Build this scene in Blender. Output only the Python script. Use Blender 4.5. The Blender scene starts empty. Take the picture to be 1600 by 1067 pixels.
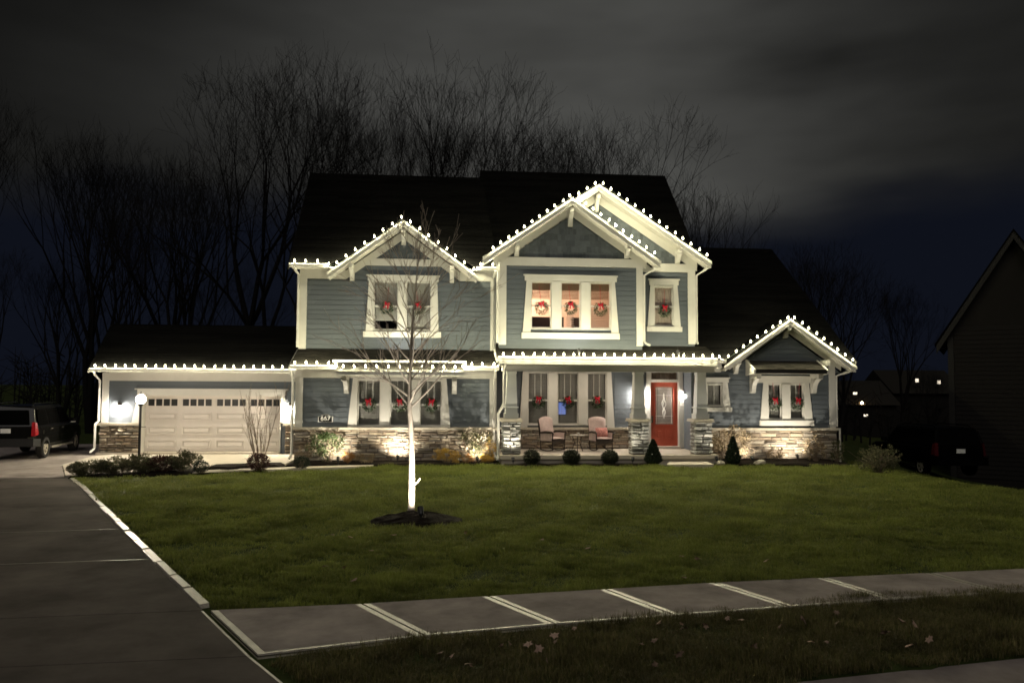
import bpy, math, random
import numpy as np
from mathutils import Vector, Matrix
R_ = random.Random(7)
S = bpy.context.scene
COL = S.collection

# ------------------------------------------------------------------ camera
cam_d = bpy.data.cameras.new('camera')
cam_d.sensor_width = 36.0
cam_d.lens = 27.0
cam_d.clip_end = 2000
cam = bpy.data.objects.new('camera', cam_d)
COL.objects.link(cam)
cam.matrix_world = (Matrix.Translation((0, 0, 2.55)) @ Matrix.Rotation(math.radians(-4.9), 4, 'Z')
                    @ Matrix.Rotation(math.radians(93.2), 4, 'X') @ Matrix.Rotation(math.radians(0.34), 4, 'Z'))
S.camera = cam

# ------------------------------------------------------------------ render settings, exposure
S.render.engine = 'CYCLES'
S.view_settings.view_transform = 'Standard'
S.view_settings.look = 'None'
S.view_settings.exposure = 0.3
S.view_settings.gamma = 1.0
S.view_settings.use_curve_mapping = False
S.cycles.use_denoising = True
S.cycles.max_bounces = 5
S.cycles.diffuse_bounces = 3
S.cycles.glossy_bounces = 3
S.cycles.transparent_max_bounces = 12
S.cycles.sample_clamp_indirect = 2.5
S.cycles.caustics_reflective = False
S.cycles.caustics_refractive = False
S.cycles.filter_width = 1.65
S.cycles.use_adaptive_sampling = True
S.cycles.adaptive_threshold = 0.008

BULB = 800.0        # radiance of the string bulbs
GLOBE = 400.0        # radiance of the lantern globes
SPOTK = 1.0         # scale of the garden spotlights

# ------------------------------------------------------------------ world: overcast night sky
W = bpy.data.worlds.new('World')
S.world = W
W.use_nodes = True
nt = W.node_tree
nt.nodes.clear()
def wn(t, **k):
    n = nt.nodes.new(t)
    for a, b in k.items():
        setattr(n, a, b)
    return n
def wl(a, b):
    nt.links.new(a, b)
def wmath(op, a, b=None, c=None, clamp=False):
    n = wn('ShaderNodeMath', operation=op, use_clamp=clamp)
    for i, x in enumerate((a, b, c)):
        if x is None:
            continue
        if isinstance(x, (int, float)):
            n.inputs[i].default_value = x
        else:
            wl(x, n.inputs[i])
    return n.outputs[0]
def wramp(x, a, b):
    n = wn('ShaderNodeMapRange', interpolation_type='SMOOTHSTEP')
    wl(x, n.inputs[0])
    n.inputs[1].default_value = a
    n.inputs[2].default_value = b
    return n.outputs[0]
tc = wn('ShaderNodeTexCoord')
sep = wn('ShaderNodeSeparateXYZ')
wl(tc.outputs['Generated'], sep.inputs[0])
mp = wn('ShaderNodeMapping')
mp.inputs['Scale'].default_value = (2.0, 2.0, 7.0)
mp.inputs['Location'].default_value = (1.7, 0.4, 0.3)
wl(tc.outputs['Generated'], mp.inputs[0])
no = wn('ShaderNodeTexNoise')
no.inputs['Scale'].default_value = 1.0
no.inputs['Detail'].default_value = 4
no.inputs['Roughness'].default_value = 0.5
wl(mp.outputs[0], no.inputs['Vector'])
nz = no.outputs[0]
elev = wmath('ADD', sep.outputs[2], wmath('MULTIPLY', wmath('SUBTRACT', nz, 0.5), 0.16))
cover = wramp(elev, 0.17, 0.26)                        # clear dark blue strip under the cloud deck
dot = wn('ShaderNodeVectorMath', operation='DOT_PRODUCT')
wl(tc.outputs['Generated'], dot.inputs[0])
g = Vector((0.16, 0.93, 0.27)).normalized()
dot.inputs[1].default_value = g
glow = wmath('POWER', wmath('MAXIMUM', dot.outputs['Value'], 0.0), 13.0)   # town glow on the clouds
body = wmath('ADD', wmath('MULTIPLY', glow, 0.042), 0.005)
body = wmath('MULTIPLY', body, wmath('MAXIMUM', wmath('ADD', wmath('MULTIPLY', nz, 2.6), -0.32), 0.25))
cc = wn('ShaderNodeCombineColor')
wl(wmath('MULTIPLY', body, 1.0), cc.inputs[0])
wl(wmath('MULTIPLY', body, 1.0), cc.inputs[1])
wl(wmath('MULTIPLY', body, 0.93), cc.inputs[2])
sky = wn('ShaderNodeTexSky', sky_type='NISHITA')
sky.sun_disc = False
sky.sun_elevation = math.radians(-6.0)
sky.sun_rotation = math.radians(200)
sk = wn('ShaderNodeVectorMath', operation='SCALE')
wl(sky.outputs[0], sk.inputs[0])
sk.inputs['Scale'].default_value = 0.05
blue = wn('ShaderNodeVectorMath', operation='ADD')
wl(sk.outputs[0], blue.inputs[0])
blue.inputs[1].default_value = (0.0036, 0.0046, 0.0084)
mx = wn('ShaderNodeMix', data_type='RGBA')
wl(cover, mx.inputs[0])
wl(blue.outputs[0], mx.inputs[6])
wl(cc.outputs[0], mx.inputs[7])
bg = wn('ShaderNodeBackground')
wl(mx.outputs[2], bg.inputs[0])
bg.inputs[1].default_value = 1.0
wo = wn('ShaderNodeOutputWorld')
wl(bg.outputs[0], wo.inputs[0])

# one very dim, very soft sun: the moonlit overcast
sun_d = bpy.data.lights.new('sun', 'SUN')
sun_d.energy = 0.42
sun_d.angle = math.radians(40)
sun_d.color = (1.0, 0.93, 0.86)
sun = bpy.data.objects.new('sun', sun_d)
COL.objects.link(sun)
sun.rotation_euler = (math.radians(48), 0, math.radians(-12))

# ------------------------------------------------------------------ materials
def mat(name, col, rough=0.7, spec=0.3, noise=0.0, nscale=8.0, bump=0.0, bscale=60.0, rnd=0.0, metal=0.0, island=False, ramp=None, stretch=None):
    m = bpy.data.materials.new(name)
    m.use_nodes = True
    t = m.node_tree
    b = t.nodes['Principled BSDF']
    b.inputs['Roughness'].default_value = rough
    b.inputs['Specular IOR Level'].default_value = spec
    b.inputs['Metallic'].default_value = metal
    tcx = t.nodes.new('ShaderNodeTexCoord')
    vec = tcx.outputs['Object']
    if stretch:
        mpx = t.nodes.new('ShaderNodeMapping')
        mpx.inputs['Scale'].default_value = stretch
        t.links.new(vec, mpx.inputs[0])
        vec = mpx.outputs[0]
    src = None
    if ramp or rnd:
        oi = t.nodes.new('ShaderNodeObjectInfo')
        val = oi.outputs['Random']
        if island:
            ge = t.nodes.new('ShaderNodeNewGeometry')
            a = t.nodes.new('ShaderNodeMath'); a.operation = 'ADD'
            t.links.new(ge.outputs['Random Per Island'], a.inputs[0])
            t.links.new(val, a.inputs[1])
            fr = t.nodes.new('ShaderNodeMath'); fr.operation = 'FRACT'
            t.links.new(a.outputs[0], fr.inputs[0])
            val = fr.outputs[0]
        rp = t.nodes.new('ShaderNodeValToRGB')
        if ramp:
            els = rp.color_ramp.elements
            while len(els) < len(ramp):
                els.new(0.5)
            for i, (p, c) in enumerate(ramp):
                els[i].position = p
                els[i].color = (*c, 1)
        else:
            rp.color_ramp.elements[0].color = (*[c * (1 - rnd) for c in col], 1)
            rp.color_ramp.elements[1].color = (*[min(1, c * (1 + rnd)) for c in col], 1)
        t.links.new(val, rp.inputs[0])
        src = rp.outputs[0]
    if noise:
        nn = t.nodes.new('ShaderNodeTexNoise')
        nn.inputs['Scale'].default_value = nscale
        nn.inputs['Detail'].default_value = 6
        nn.inputs['Roughness'].default_value = 0.65
        t.links.new(vec, nn.inputs['Vector'])
        mr = t.nodes.new('ShaderNodeMapRange')
        t.links.new(nn.outputs[0], mr.inputs[0])
        mr.inputs[1].default_value = 0.3; mr.inputs[2].default_value = 0.7
        mr.inputs[3].default_value = 1 - noise; mr.inputs[4].default_value = 1 + noise
        vm = t.nodes.new('ShaderNodeVectorMath'); vm.operation = 'SCALE'
        if src is not None:
            t.links.new(src, vm.inputs[0])
        else:
            vm.inputs[0].default_value = col
        t.links.new(mr.outputs[0], vm.inputs['Scale'])
        src = vm.outputs[0]
    if src is not None:
        t.links.new(src, b.inputs['Base Color'])
    else:
        b.inputs['Base Color'].default_value = (*col, 1)
    if bump:
        bn = t.nodes.new('ShaderNodeTexNoise')
        bn.inputs['Scale'].default_value = bscale
        bn.inputs['Detail'].default_value = 5
        t.links.new(vec, bn.inputs['Vector'])
        bp = t.nodes.new('ShaderNodeBump')
        bp.inputs['Strength'].default_value = bump
        bp.inputs['Distance'].default_value = 0.02
        t.links.new(bn.outputs[0], bp.inputs['Height'])
        t.links.new(bp.outputs[0], b.inputs['Normal'])
    return m
def emis(name, col, st):
    m = bpy.data.materials.new(name)
    m.use_nodes = True
    t = m.node_tree
    b = t.nodes['Principled BSDF']
    b.inputs['Base Color'].default_value = (0.6, 0.6, 0.55, 1)
    b.inputs['Emission Color'].default_value = (*col, 1)
    b.inputs['Emission Strength'].default_value = st
    return m
def vary_emission(m, st, lo, hi):
    t = m.node_tree
    oi = t.nodes.new('ShaderNodeObjectInfo')
    mr = t.nodes.new('ShaderNodeMapRange')
    t.links.new(oi.outputs['Random'], mr.inputs[0])
    mr.inputs[3].default_value = st * lo; mr.inputs[4].default_value = st * hi
    t.links.new(mr.outputs[0], t.nodes['Principled BSDF'].inputs['Emission Strength'])
def glassmat(name, tint=(0.8, 0.82, 0.82), refl=1.0):
    m = bpy.data.materials.new(name)
    m.use_nodes = True
    t = m.node_tree
    t.nodes.remove(t.nodes['Principled BSDF'])
    tr = t.nodes.new('ShaderNodeBsdfTransparent'); tr.inputs[0].default_value = (*tint, 1)
    gl = t.nodes.new('ShaderNodeBsdfGlossy'); gl.inputs['Roughness'].default_value = 0.02
    # the same reflectance from either side of the thin pane
    lw = t.nodes.new('ShaderNodeLayerWeight'); lw.inputs[0].default_value = 0.5
    pw = t.nodes.new('ShaderNodeMath'); pw.operation = 'POWER'; pw.inputs[1].default_value = 4.0
    t.links.new(lw.outputs['Facing'], pw.inputs[0])
    mu = t.nodes.new('ShaderNodeMath'); mu.operation = 'MULTIPLY_ADD'; mu.inputs[1].default_value = 0.9; mu.inputs[2].default_value = 0.05 * refl; mu.use_clamp = True
    t.links.new(pw.outputs[0], mu.inputs[0])
    ms = t.nodes.new('ShaderNodeMixShader')
    t.links.new(mu.outputs[0], ms.inputs[0]); t.links.new(tr.outputs[0], ms.inputs[1]); t.links.new(gl.outputs[0], ms.inputs[2])
    t.links.new(ms.outputs[0], t.nodes['Material Output'].inputs[0])
    return m
def leafmat(name, c0, c1, rough=0.55, trans=0.25):
    m = mat(name, c0, rough=rough, spec=0.25, ramp=[(0.0, c0), (0.55, tuple((a + b) / 2 for a, b in zip(c0, c1))), (1.0, c1)], island=True)
    t = m.node_tree
    b = t.nodes['Principled BSDF']
    tl = t.nodes.new('ShaderNodeBsdfTranslucent')
    lk = b.inputs['Base Color'].links[0].from_socket
    t.links.new(lk, tl.inputs[0])
    ms = t.nodes.new('ShaderNodeMixShader'); ms.inputs[0].default_value = trans
    t.links.new(b.outputs[0], ms.inputs[1]); t.links.new(tl.outputs[0], ms.inputs[2])
    t.links.new(ms.outputs[0], t.nodes['Material Output'].inputs[0])
    return m

MT = dict(
    siding=mat('blue_grey_siding', (0.110, 0.126, 0.141), 0.6, 0.3, noise=0.10, nscale=3, rnd=0.07, bump=0.12, bscale=70, stretch=(0.25, 1, 4)),
    shake=mat('blue_grey_shake', (0.095, 0.108, 0.117), 0.75, 0.2, noise=0.15, nscale=5, rnd=0.22, island=True),
    trim=mat('cream_white_trim', (0.59, 0.575, 0.525), 0.5, 0.35, noise=0.05, nscale=2.5, bump=0.04, bscale=40),
    soffit=mat('white_soffit', (0.56, 0.54, 0.48), 0.65, 0.2, noise=0.05, nscale=3),
    column=mat('pale_column_paint', (0.70, 0.71, 0.65), 0.6, 0.3, noise=0.05, nscale=3),
    ledge=mat('cast_stone_ledge', (0.50, 0.45, 0.36), 0.8, 0.2, noise=0.14, nscale=9, bump=0.3),
    stone=mat('ledge_stone', (0.25, 0.2, 0.16), 0.85, 0.2, noise=0.35, nscale=14, bump=0.7, bscale=35, island=True,
              ramp=[(0.0, (0.17, 0.14, 0.11)), (0.25, (0.33, 0.26, 0.19)), (0.5, (0.46, 0.39, 0.29)), (0.75, (0.32, 0.29, 0.25)), (1.0, (0.54, 0.47, 0.36))]),
    greystone=mat('grey_ledge_stone', (0.25, 0.25, 0.24), 0.85, 0.2, noise=0.35, nscale=14, bump=0.7, bscale=35, island=True,
              ramp=[(0.0, (0.20, 0.20, 0.185)), (0.3, (0.36, 0.36, 0.34)), (0.6, (0.48, 0.48, 0.45)), (1.0, (0.58, 0.57, 0.53))]),
    mortar=mat('dark_mortar', (0.17, 0.145, 0.12), 0.95, 0.1, noise=0.2, nscale=20, bump=0.3),
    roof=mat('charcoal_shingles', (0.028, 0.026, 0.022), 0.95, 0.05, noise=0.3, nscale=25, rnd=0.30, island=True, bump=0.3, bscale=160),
    shaderoof=mat('shaded_shingles', (0.0045, 0.0044, 0.0042), 0.95, 0.02, noise=0.3, nscale=25, rnd=0.30, island=True, bump=0.2, bscale=160),  # darker copy of the shingles: the high roofs' lack of light put into colour
    gdoor=mat('cream_garage_door', (0.66, 0.61, 0.555), 0.5, 0.3, noise=0.05, nscale=3, bump=0.05, bscale=50),
    red=mat('red_door_paint', (0.32, 0.062, 0.034), 0.45, 0.3, noise=0.07, nscale=5),
    dark=mat('dark_interior', (0.035, 0.032, 0.03), 0.9, 0.1, noise=0.1),
    blind=mat('pale_blind_slats', (0.50, 0.47, 0.43), 0.6, 0.2, noise=0.05, nscale=4),
    woven=mat('brown_woven_shade', (0.30, 0.19, 0.12), 0.85, 0.1, noise=0.25, nscale=30, stretch=(0.4, 1, 6)),
    roomwall=mat('beige_room_wall', (0.62, 0.50, 0.42), 0.9, 0.1, noise=0.05, nscale=2),
    curtain=mat('brown_curtain', (0.30, 0.21, 0.15), 0.9, 0.1, noise=0.2, nscale=12, stretch=(6, 1, 0.4)),
    headboard=mat('grey_headboard', (0.09, 0.075, 0.07), 0.8, 0.1, noise=0.1),
    concrete=mat('broomed_concrete', (0.36, 0.312, 0.285), 0.92, 0.15, noise=0.40, nscale=1.2, bump=0.6, bscale=220),
    concsmooth=mat('trowelled_concrete', (0.50, 0.46, 0.38), 0.36, 0.8, noise=0.22, nscale=5, bump=0.06, bscale=30),
    driveconc=mat('dimmed_broomed_concrete', (0.112, 0.096, 0.084), 0.92, 0.10, noise=0.45, nscale=0.8, bump=0.5, bscale=220),  # broomed concrete darkened to stand in for light falling off along the drive
    slabpale=mat('pale_concrete', (0.54, 0.48, 0.40), 0.8, 0.25, noise=0.10, nscale=2.5, bump=0.3, bscale=120),
    joint=mat('joint_dirt', (0.018, 0.015, 0.012), 0.95, 0.1, noise=0.2),
    asphalt=mat('road_asphalt', (0.075, 0.068, 0.062), 0.9, 0.2, noise=0.25, nscale=40, bump=0.6, bscale=180),
    soil=mat('dark_turf_soil', (0.045, 0.060, 0.018), 0.95, 0.05, noise=0.4, nscale=3, bump=0.5, bscale=30),
    mulch=mat('dark_mulch', (0.014, 0.0105, 0.008), 0.95, 0.1, noise=0.5, nscale=20, bump=1.0, bscale=40),
    grass=leafmat('lawn_blades', (0.132, 0.172, 0.028), (0.255, 0.268, 0.075), 0.5, 0.5),
    vgrass=leafmat('verge_blades', (0.075, 0.085, 0.022), (0.200, 0.165, 0.085), 0.55, 0.5),
    bark=mat('dark_bark', (0.012, 0.011, 0.010), 0.9, 0.1, noise=0.3, nscale=6, bump=0.5, bscale=25),
    palebark=mat('pale_young_bark', (0.40, 0.345, 0.27), 0.8, 0.2, noise=0.5, nscale=9, bump=0.5, bscale=30, stretch=(1, 1, 0.35)),
    paletwig=mat('pale_twig', (0.36, 0.30, 0.235), 0.85, 0.15, noise=0.2, nscale=10),
    twig=mat('grey_brown_twig', (0.24, 0.19, 0.14), 0.85, 0.15, noise=0.2, nscale=10),
    metal=mat('black_metal', (0.012, 0.012, 0.013), 0.45, 0.5, noise=0.1),
    bronze=mat('bronze_metal', (0.06, 0.045, 0.03), 0.4, 0.5, metal=0.6, noise=0.1),
    wire=mat('light_string_wire', (0.02, 0.025, 0.018), 0.6, 0.3, noise=0.1),
    bulb=emis('warm_bulb', (1.0, 0.93, 0.60), BULB),
    dimbulb=emis('failing_bulb', (1.0, 0.93, 0.75), BULB * 0.12),
    globe=emis('lantern_glass', (1.0, 0.87, 0.68), GLOBE),
    soft=emis('soft_lantern_glass', (1.0, 0.90, 0.78), GLOBE * 0.55),
    cool=emis('cool_lantern_glass', (1.0, 0.91, 0.80), GLOBE * 1.0),
    assumed_downlens=emis('assumed_downlight_lens', (1.0, 0.84, 0.66), 420.0),  # glow of the assumed porch ceiling lamps, added for their light
    spotlens=emis('spot_lens', (1.0, 0.88, 0.65), 20.0),
    roomlamp=emis('warm_room_lamp', (1.0, 0.70, 0.48), 150.0),
    hallamp=emis('hall_lamp', (1.0, 0.74, 0.55), 30.0),
    farlamp=emis('far_lamp', (1.0, 0.66, 0.32), 60.0),
    farwin=emis('far_window', (1.0, 0.86, 0.66), 1.4),
    glass=glassmat('window_glass', refl=1.3),
    darkglass=glassmat('car_glass', (0.10, 0.11, 0.11)),
    wreath=leafmat('wreath_needles', (0.016, 0.036, 0.014), (0.055, 0.085, 0.038), 0.6, 0.05),
    ribbon=mat('red_ribbon', (0.40, 0.006, 0.022), 0.4, 0.4, noise=0.1, nscale=20),
    cushion=mat('pink_beige_cushion', (0.55, 0.43, 0.39), 0.9, 0.1, noise=0.12, nscale=9, bump=0.3, bscale=30),
    pillow=mat('rose_patterned_pillow', (0.50, 0.22, 0.19), 0.9, 0.1, noise=0.6, nscale=22),
    wicker=mat('dark_wicker', (0.05, 0.038, 0.028), 0.7, 0.3, noise=0.3, nscale=30, bump=0.6, bscale=120),
    tabletop=mat('pale_table_top', (0.45, 0.42, 0.36), 0.5, 0.3, noise=0.1),
    carpaint=mat('dark_car_paint', (0.005, 0.0048, 0.0046), 0.16, 0.25, noise=0.05),
    carplastic=mat('grey_car_plastic', (0.016, 0.0155, 0.015), 0.55, 0.3, noise=0.05),
    tyre=mat('tyre_rubber', (0.022, 0.021, 0.02), 0.85, 0.2, noise=0.1),
    alloy=mat('alloy_rim', (0.55, 0.50, 0.42), 0.35, 0.5, metal=0.5, noise=0.05),
    chrome=mat('chrome', (0.75, 0.73, 0.70), 0.15, 0.5, metal=1.0, noise=0.02),
    taillamp=mat('red_tail_lens', (0.22, 0.008, 0.012), 0.12, 0.8, noise=0.15, nscale=30),
    unlitcar=mat('unlit_car_black', (0.0025, 0.0025, 0.0025), 0.5, 0.02, noise=0.05),  # night darkness put into one near-black colour for the second vehicle
    unlittail=mat('unlit_red_lens', (0.05, 0.006, 0.006), 0.12, 0.6, noise=0.15, nscale=30),  # tail lens darkened in the same way, as if no light reached it
    plate=mat('licence_plate', (0.7, 0.7, 0.68), 0.5, 0.3, noise=0.1),
    box=leafmat('boxwood_leaf', (0.012, 0.018, 0.008), (0.030, 0.034, 0.014), 0.5, 0.1),
    ever=leafmat('evergreen_leaf', (0.012, 0.020, 0.010), (0.035, 0.05, 0.028), 0.6, 0.1),
    greenleaf=leafmat('green_leaf', (0.05, 0.085, 0.03), (0.16, 0.21, 0.09), 0.45, 0.2),
    bloom=leafmat('pale_bloom', (0.40, 0.30, 0.22), (0.72, 0.66, 0.54), 0.8, 0.2),
    gold=leafmat('golden_leaf', (0.42, 0.26, 0.05), (0.68, 0.47, 0.13), 0.7, 0.2),
    rust=leafmat('rust_leaf', (0.32, 0.15, 0.05), (0.52, 0.30, 0.11), 0.7, 0.2),
    dryleaf=leafmat('dry_leaf', (0.20, 0.15, 0.09), (0.44, 0.35, 0.23), 0.75, 0.25),
    perennial=leafmat('dull_perennial', (0.05, 0.062, 0.028), (0.15, 0.135, 0.075), 0.7, 0.2),
    reddark=leafmat('dark_red_leaf', (0.035, 0.012, 0.010), (0.08, 0.03, 0.022), 0.6, 0.1),
    fallen=mat('fallen_leaf', (0.46, 0.32, 0.24), 0.8, 0.2, rnd=0.45, noise=0.2, nscale=30),
    black=mat('plaque_black', (0.012, 0.012, 0.012), 0.5, 0.4, noise=0.05),
    white=mat('plaque_white', (0.75, 0.74, 0.70), 0.5, 0.3, noise=0.03),
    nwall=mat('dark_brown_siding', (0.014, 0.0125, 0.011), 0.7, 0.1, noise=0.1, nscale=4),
    shadetrim=mat('shaded_trim', (0.020, 0.019, 0.017), 0.6, 0.2, noise=0.05),  # white trim darkened: shade and night put into its colour
    lead=mat('bright_leaded_glass', (0.78, 0.76, 0.70), 0.3, 0.6, noise=0.08),
    frost=mat('frosted_glass', (0.17, 0.15, 0.13), 0.35, 0.6, noise=0.3, nscale=40),
    rock=mat('pale_boulder', (0.42, 0.38, 0.32), 0.9, 0.2, noise=0.3, nscale=10, bump=0.6),
    navy=mat('blue_screen_cloth', (0.03, 0.07, 0.30), 0.6, 0.3, noise=0.1),
)
# a clear glowing bulb: the glass glows and lets its own lamp's light out
vary_emission(MT['bulb'], 11.0, 0.7, 1.3)
t_ = MT['bulb'].node_tree
tb = t_.nodes.new('ShaderNodeBsdfTransparent')
ad = t_.nodes.new('ShaderNodeAddShader')
em_ = t_.nodes.new('ShaderNodeEmission')
pb = t_.nodes['Principled BSDF']
em_.inputs[0].default_value = (1.0, 0.93, 0.60, 1)
t_.links.new(pb.inputs['Emission Strength'].links[0].from_socket, em_.inputs[1])
t_.links.new(em_.outputs[0], ad.inputs[0]); t_.links.new(tb.outputs[0], ad.inputs[1])
t_.links.new(ad.outputs[0], t_.nodes['Material Output'].inputs[0])
t_.nodes.remove(pb)
MT['bulb'].cycles.emission_sampling = 'NONE'
MT['screen'] = emis('blue_lit_screen', (0.09, 0.22, 0.85), 0.45)

def patchy(m, scale, lo, hi):
    t = m.node_tree
    oi = t.nodes.new('ShaderNodeObjectInfo')
    nn = t.nodes.new('ShaderNodeTexNoise'); nn.inputs['Scale'].default_value = scale; nn.inputs['Detail'].default_value = 5; nn.inputs['Roughness'].default_value = .7
    t.links.new(oi.outputs['Location'], nn.inputs['Vector'])
    mr = t.nodes.new('ShaderNodeMapRange'); mr.inputs[1].default_value = .3; mr.inputs[2].default_value = .7; mr.inputs[3].default_value = lo; mr.inputs[4].default_value = hi
    t.links.new(nn.outputs[0], mr.inputs[0])
    b = t.nodes['Principled BSDF']
    src = b.inputs['Base Color'].links[0].from_socket
    vm = t.nodes.new('ShaderNodeVectorMath'); vm.operation = 'SCALE'
    t.links.new(src, vm.inputs[0]); t.links.new(mr.outputs[0], vm.inputs['Scale'])
    t.links.new(vm.outputs[0], b.inputs['Base Color'])
    for n in t.nodes:
        if n.type == 'BSDF_TRANSLUCENT':
            t.links.new(vm.outputs[0], n.inputs[0])
patchy(MT['grass'], 0.9, 0.55, 1.45)
patchy(MT['vgrass'], 1.6, 0.5, 1.5)

# ------------------------------------------------------------------ mesh helpers
class M:
    def __init__(s):
        s.v = []; s.f = []; s.m = []
    def add(s, vs, fs, mi=0):
        n = len(s.v)
        s.v.extend([tuple(p) for p in vs])
        s.f.extend([tuple(i + n for i in q) for q in fs])
        s.m.extend([mi] * len(fs))
        return s
    def box(s, x0, x1, y0, y1, z0, z1, mi=0):
        return s.add([(x0, y0, z0), (x1, y0, z0), (x1, y1, z0), (x0, y1, z0), (x0, y0, z1), (x1, y0, z1), (x1, y1, z1), (x0, y1, z1)],
                     [(0, 3, 2, 1), (4, 5, 6, 7), (0, 1, 5, 4), (1, 2, 6, 5), (2, 3, 7, 6), (3, 0, 4, 7)], mi)
    def prism(s, poly, a, b, ax='y', mi=0):
        n = len(poly)
        def P(p, t):
            return (p[0], t, p[1]) if ax == 'y' else (t, p[0], p[1]) if ax == 'x' else (p[0], p[1], t)
        vs = [P(p, a) for p in poly] + [P(p, b) for p in poly]
        fs = [tuple(range(n)), tuple(range(2 * n - 1, n - 1, -1))]
        fs += [(i, i + n, (i + 1) % n + n, (i + 1) % n) for i in range(n)]
        return s.add(vs, fs, mi)
    def hexa(s, a, b, mi=0):
        """box between quads a and b (four corners each, same order)"""
        return s.add(list(a) + list(b), [(0, 3, 2, 1), (4, 5, 6, 7), (0, 1, 5, 4), (1, 2, 6, 5), (2, 3, 7, 6), (3, 0, 4, 7)], mi)
    def tube(s, pts, rad, n=6, mi=0, cap=True):
        pts = [Vector(p) for p in pts]
        if isinstance(rad, (int, float)):
            rad = [rad] * len(pts)
        base = len(s.v)
        up = None
        for i, p in enumerate(pts):
            d = (pts[min(i + 1, len(pts) - 1)] - pts[max(i - 1, 0)])
            if d.length < 1e-9:
                d = Vector((0, 0, 1))
            d.normalize()
            if up is None:
                up = d.orthogonal().normalized()
            else:
                up = (up - d * up.dot(d))
                up = up.normalized() if up.length > 1e-6 else d.orthogonal().normalized()
            w = d.cross(up)
            for k in range(n):
                a = 2 * math.pi * (k + 0.5) / n
                s.v.append(tuple(p + (up * math.cos(a) + w * math.sin(a)) * rad[i]))
        for i in range(len(pts) - 1):
            for k in range(n):
                a = base + i * n + k; b = base + i * n + (k + 1) % n
                s.f.append((a, b, b + n, a + n)); s.m.append(mi)
        if cap:
            s.f.append(tuple(base + k for k in range(n - 1, -1, -1))); s.m.append(mi)
            e = base + (len(pts) - 1) * n
            s.f.append(tuple(e + k for k in range(n))); s.m.append(mi)
        return s
    def lathe(s, prof, n=10, c=(0, 0, 0), mi=0):
        base = len(s.v)
        for r, z in prof:
            for k in range(n):
                a = 2 * math.pi * k / n
                s.v.append((c[0] + r * math.cos(a), c[1] + r * math.sin(a), c[2] + z))
        for i in range(len(prof) - 1):
            for k in range(n):
                a = base + i * n + k; b = base + i * n + (k + 1) % n
                s.f.append((a, b, b + n, a + n)); s.m.append(mi)
        return s
    def slope(s, xa, za, xb, zb, h, y0, y1, mi=0):
        return s.prism([(xa, za - h), (xb, zb - h), (xb, zb), (xa, za)], y0, y1, 'y', mi)
    def mesh(s, name, mats, smooth=False):
        me = bpy.data.meshes.new(name)
        me.from_pydata(s.v, [], s.f)
        for m in (mats if isinstance(mats, (list, tuple)) else [mats]):
            me.materials.append(m)
        if max(s.m, default=0) > 0:
            me.polygons.foreach_set('material_index', s.m)
        if smooth:
            me.polygons.foreach_set('use_smooth', [True] * len(me.polygons))
        me.update()
        return me

ROOT = {}
def props(o, label=None, cat=None, group=None, kind=None):
    if label: o['label'] = label
    if cat: o['category'] = cat
    if group: o['group'] = group
    if kind: o['kind'] = kind
    return o
def link(o, parent=None):
    COL.objects.link(o)
    if parent is not None:
        o.parent = parent
        ROOT[o.name] = ROOT[parent.name]
    return o
def thing(name, label, cat, loc=(0, 0, 0), group=None, rz=0.0, local=False):
    """an Empty at the thing's base. Parts are written in world coordinates unless local"""
    o = bpy.data.objects.new(name, None)
    o.empty_display_size = 0.2
    COL.objects.link(o)
    o.location = loc
    o.rotation_euler = (0, 0, rz)
    ROOT[o.name] = (0, 0, 0) if local else tuple(loc)
    return props(o, label, cat, group)
def ob(name, m, mats, parent=None, kind=None, smooth=False, loc=None):
    """one mesh object; vertices given in the frame of the thing's builder"""
    if isinstance(mats, str):
        mats = MT[mats]
    elif isinstance(mats, (list, tuple)):
        mats = [MT[x] if isinstance(x, str) else x for x in mats]
    off = ROOT[parent.name] if parent is not None else (loc or (0, 0, 0))
    if any(off):
        m.v = [(a - off[0], b - off[1], c - off[2]) for a, b, c in m.v]
    o = bpy.data.objects.new(name, m.mesh(name, mats, smooth))
    link(o, parent)
    if parent is None:
        o.location = off
        ROOT[o.name] = off
    if kind:
        o['kind'] = kind
    return o
def inst(name, me, parent, loc, scale=(1, 1, 1), rot=(0, 0, 0)):
    o = bpy.data.objects.new(name, me)
    link(o, parent)
    off = ROOT[parent.name]
    o.location = (loc[0] - off[0], loc[1] - off[1], loc[2] - off[2])
    o.scale = scale
    o.rotation_euler = rot
    return o
def copy_tree(o, parent=None):
    c = o.copy()
    COL.objects.link(c)
    ROOT[c.name] = ROOT.get(o.name, (0, 0, 0))
    if parent is not None:
        c.parent = parent
    for ch in list(o.children):
        copy_tree(ch, c)
    return c

# ------------------------------------------------------------------ terrain and paving
def sstep(a, b, x):
    t = min(1, max(0, (x - a) / (b - a)))
    return t * t * (3 - 2 * t)
def crest(y):
    return 12.55 + (21.5 - min(y, 24.0)) * 0.20 + max(0.0, y - 24) * 0.4
def zt(x, y):
    d = x - crest(y)
    z = 0.0
    if d > 0:
        z -= 1.25 * sstep(0, 9, d) + 0.02 * min(d, 30)
    if y > 36:
        z -= 2.2 * sstep(36, 75, y)
    edge = 6.15 + 0.175 * x                       # the road's edge
    if y < edge:
        z -= 0.18
    return z

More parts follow.
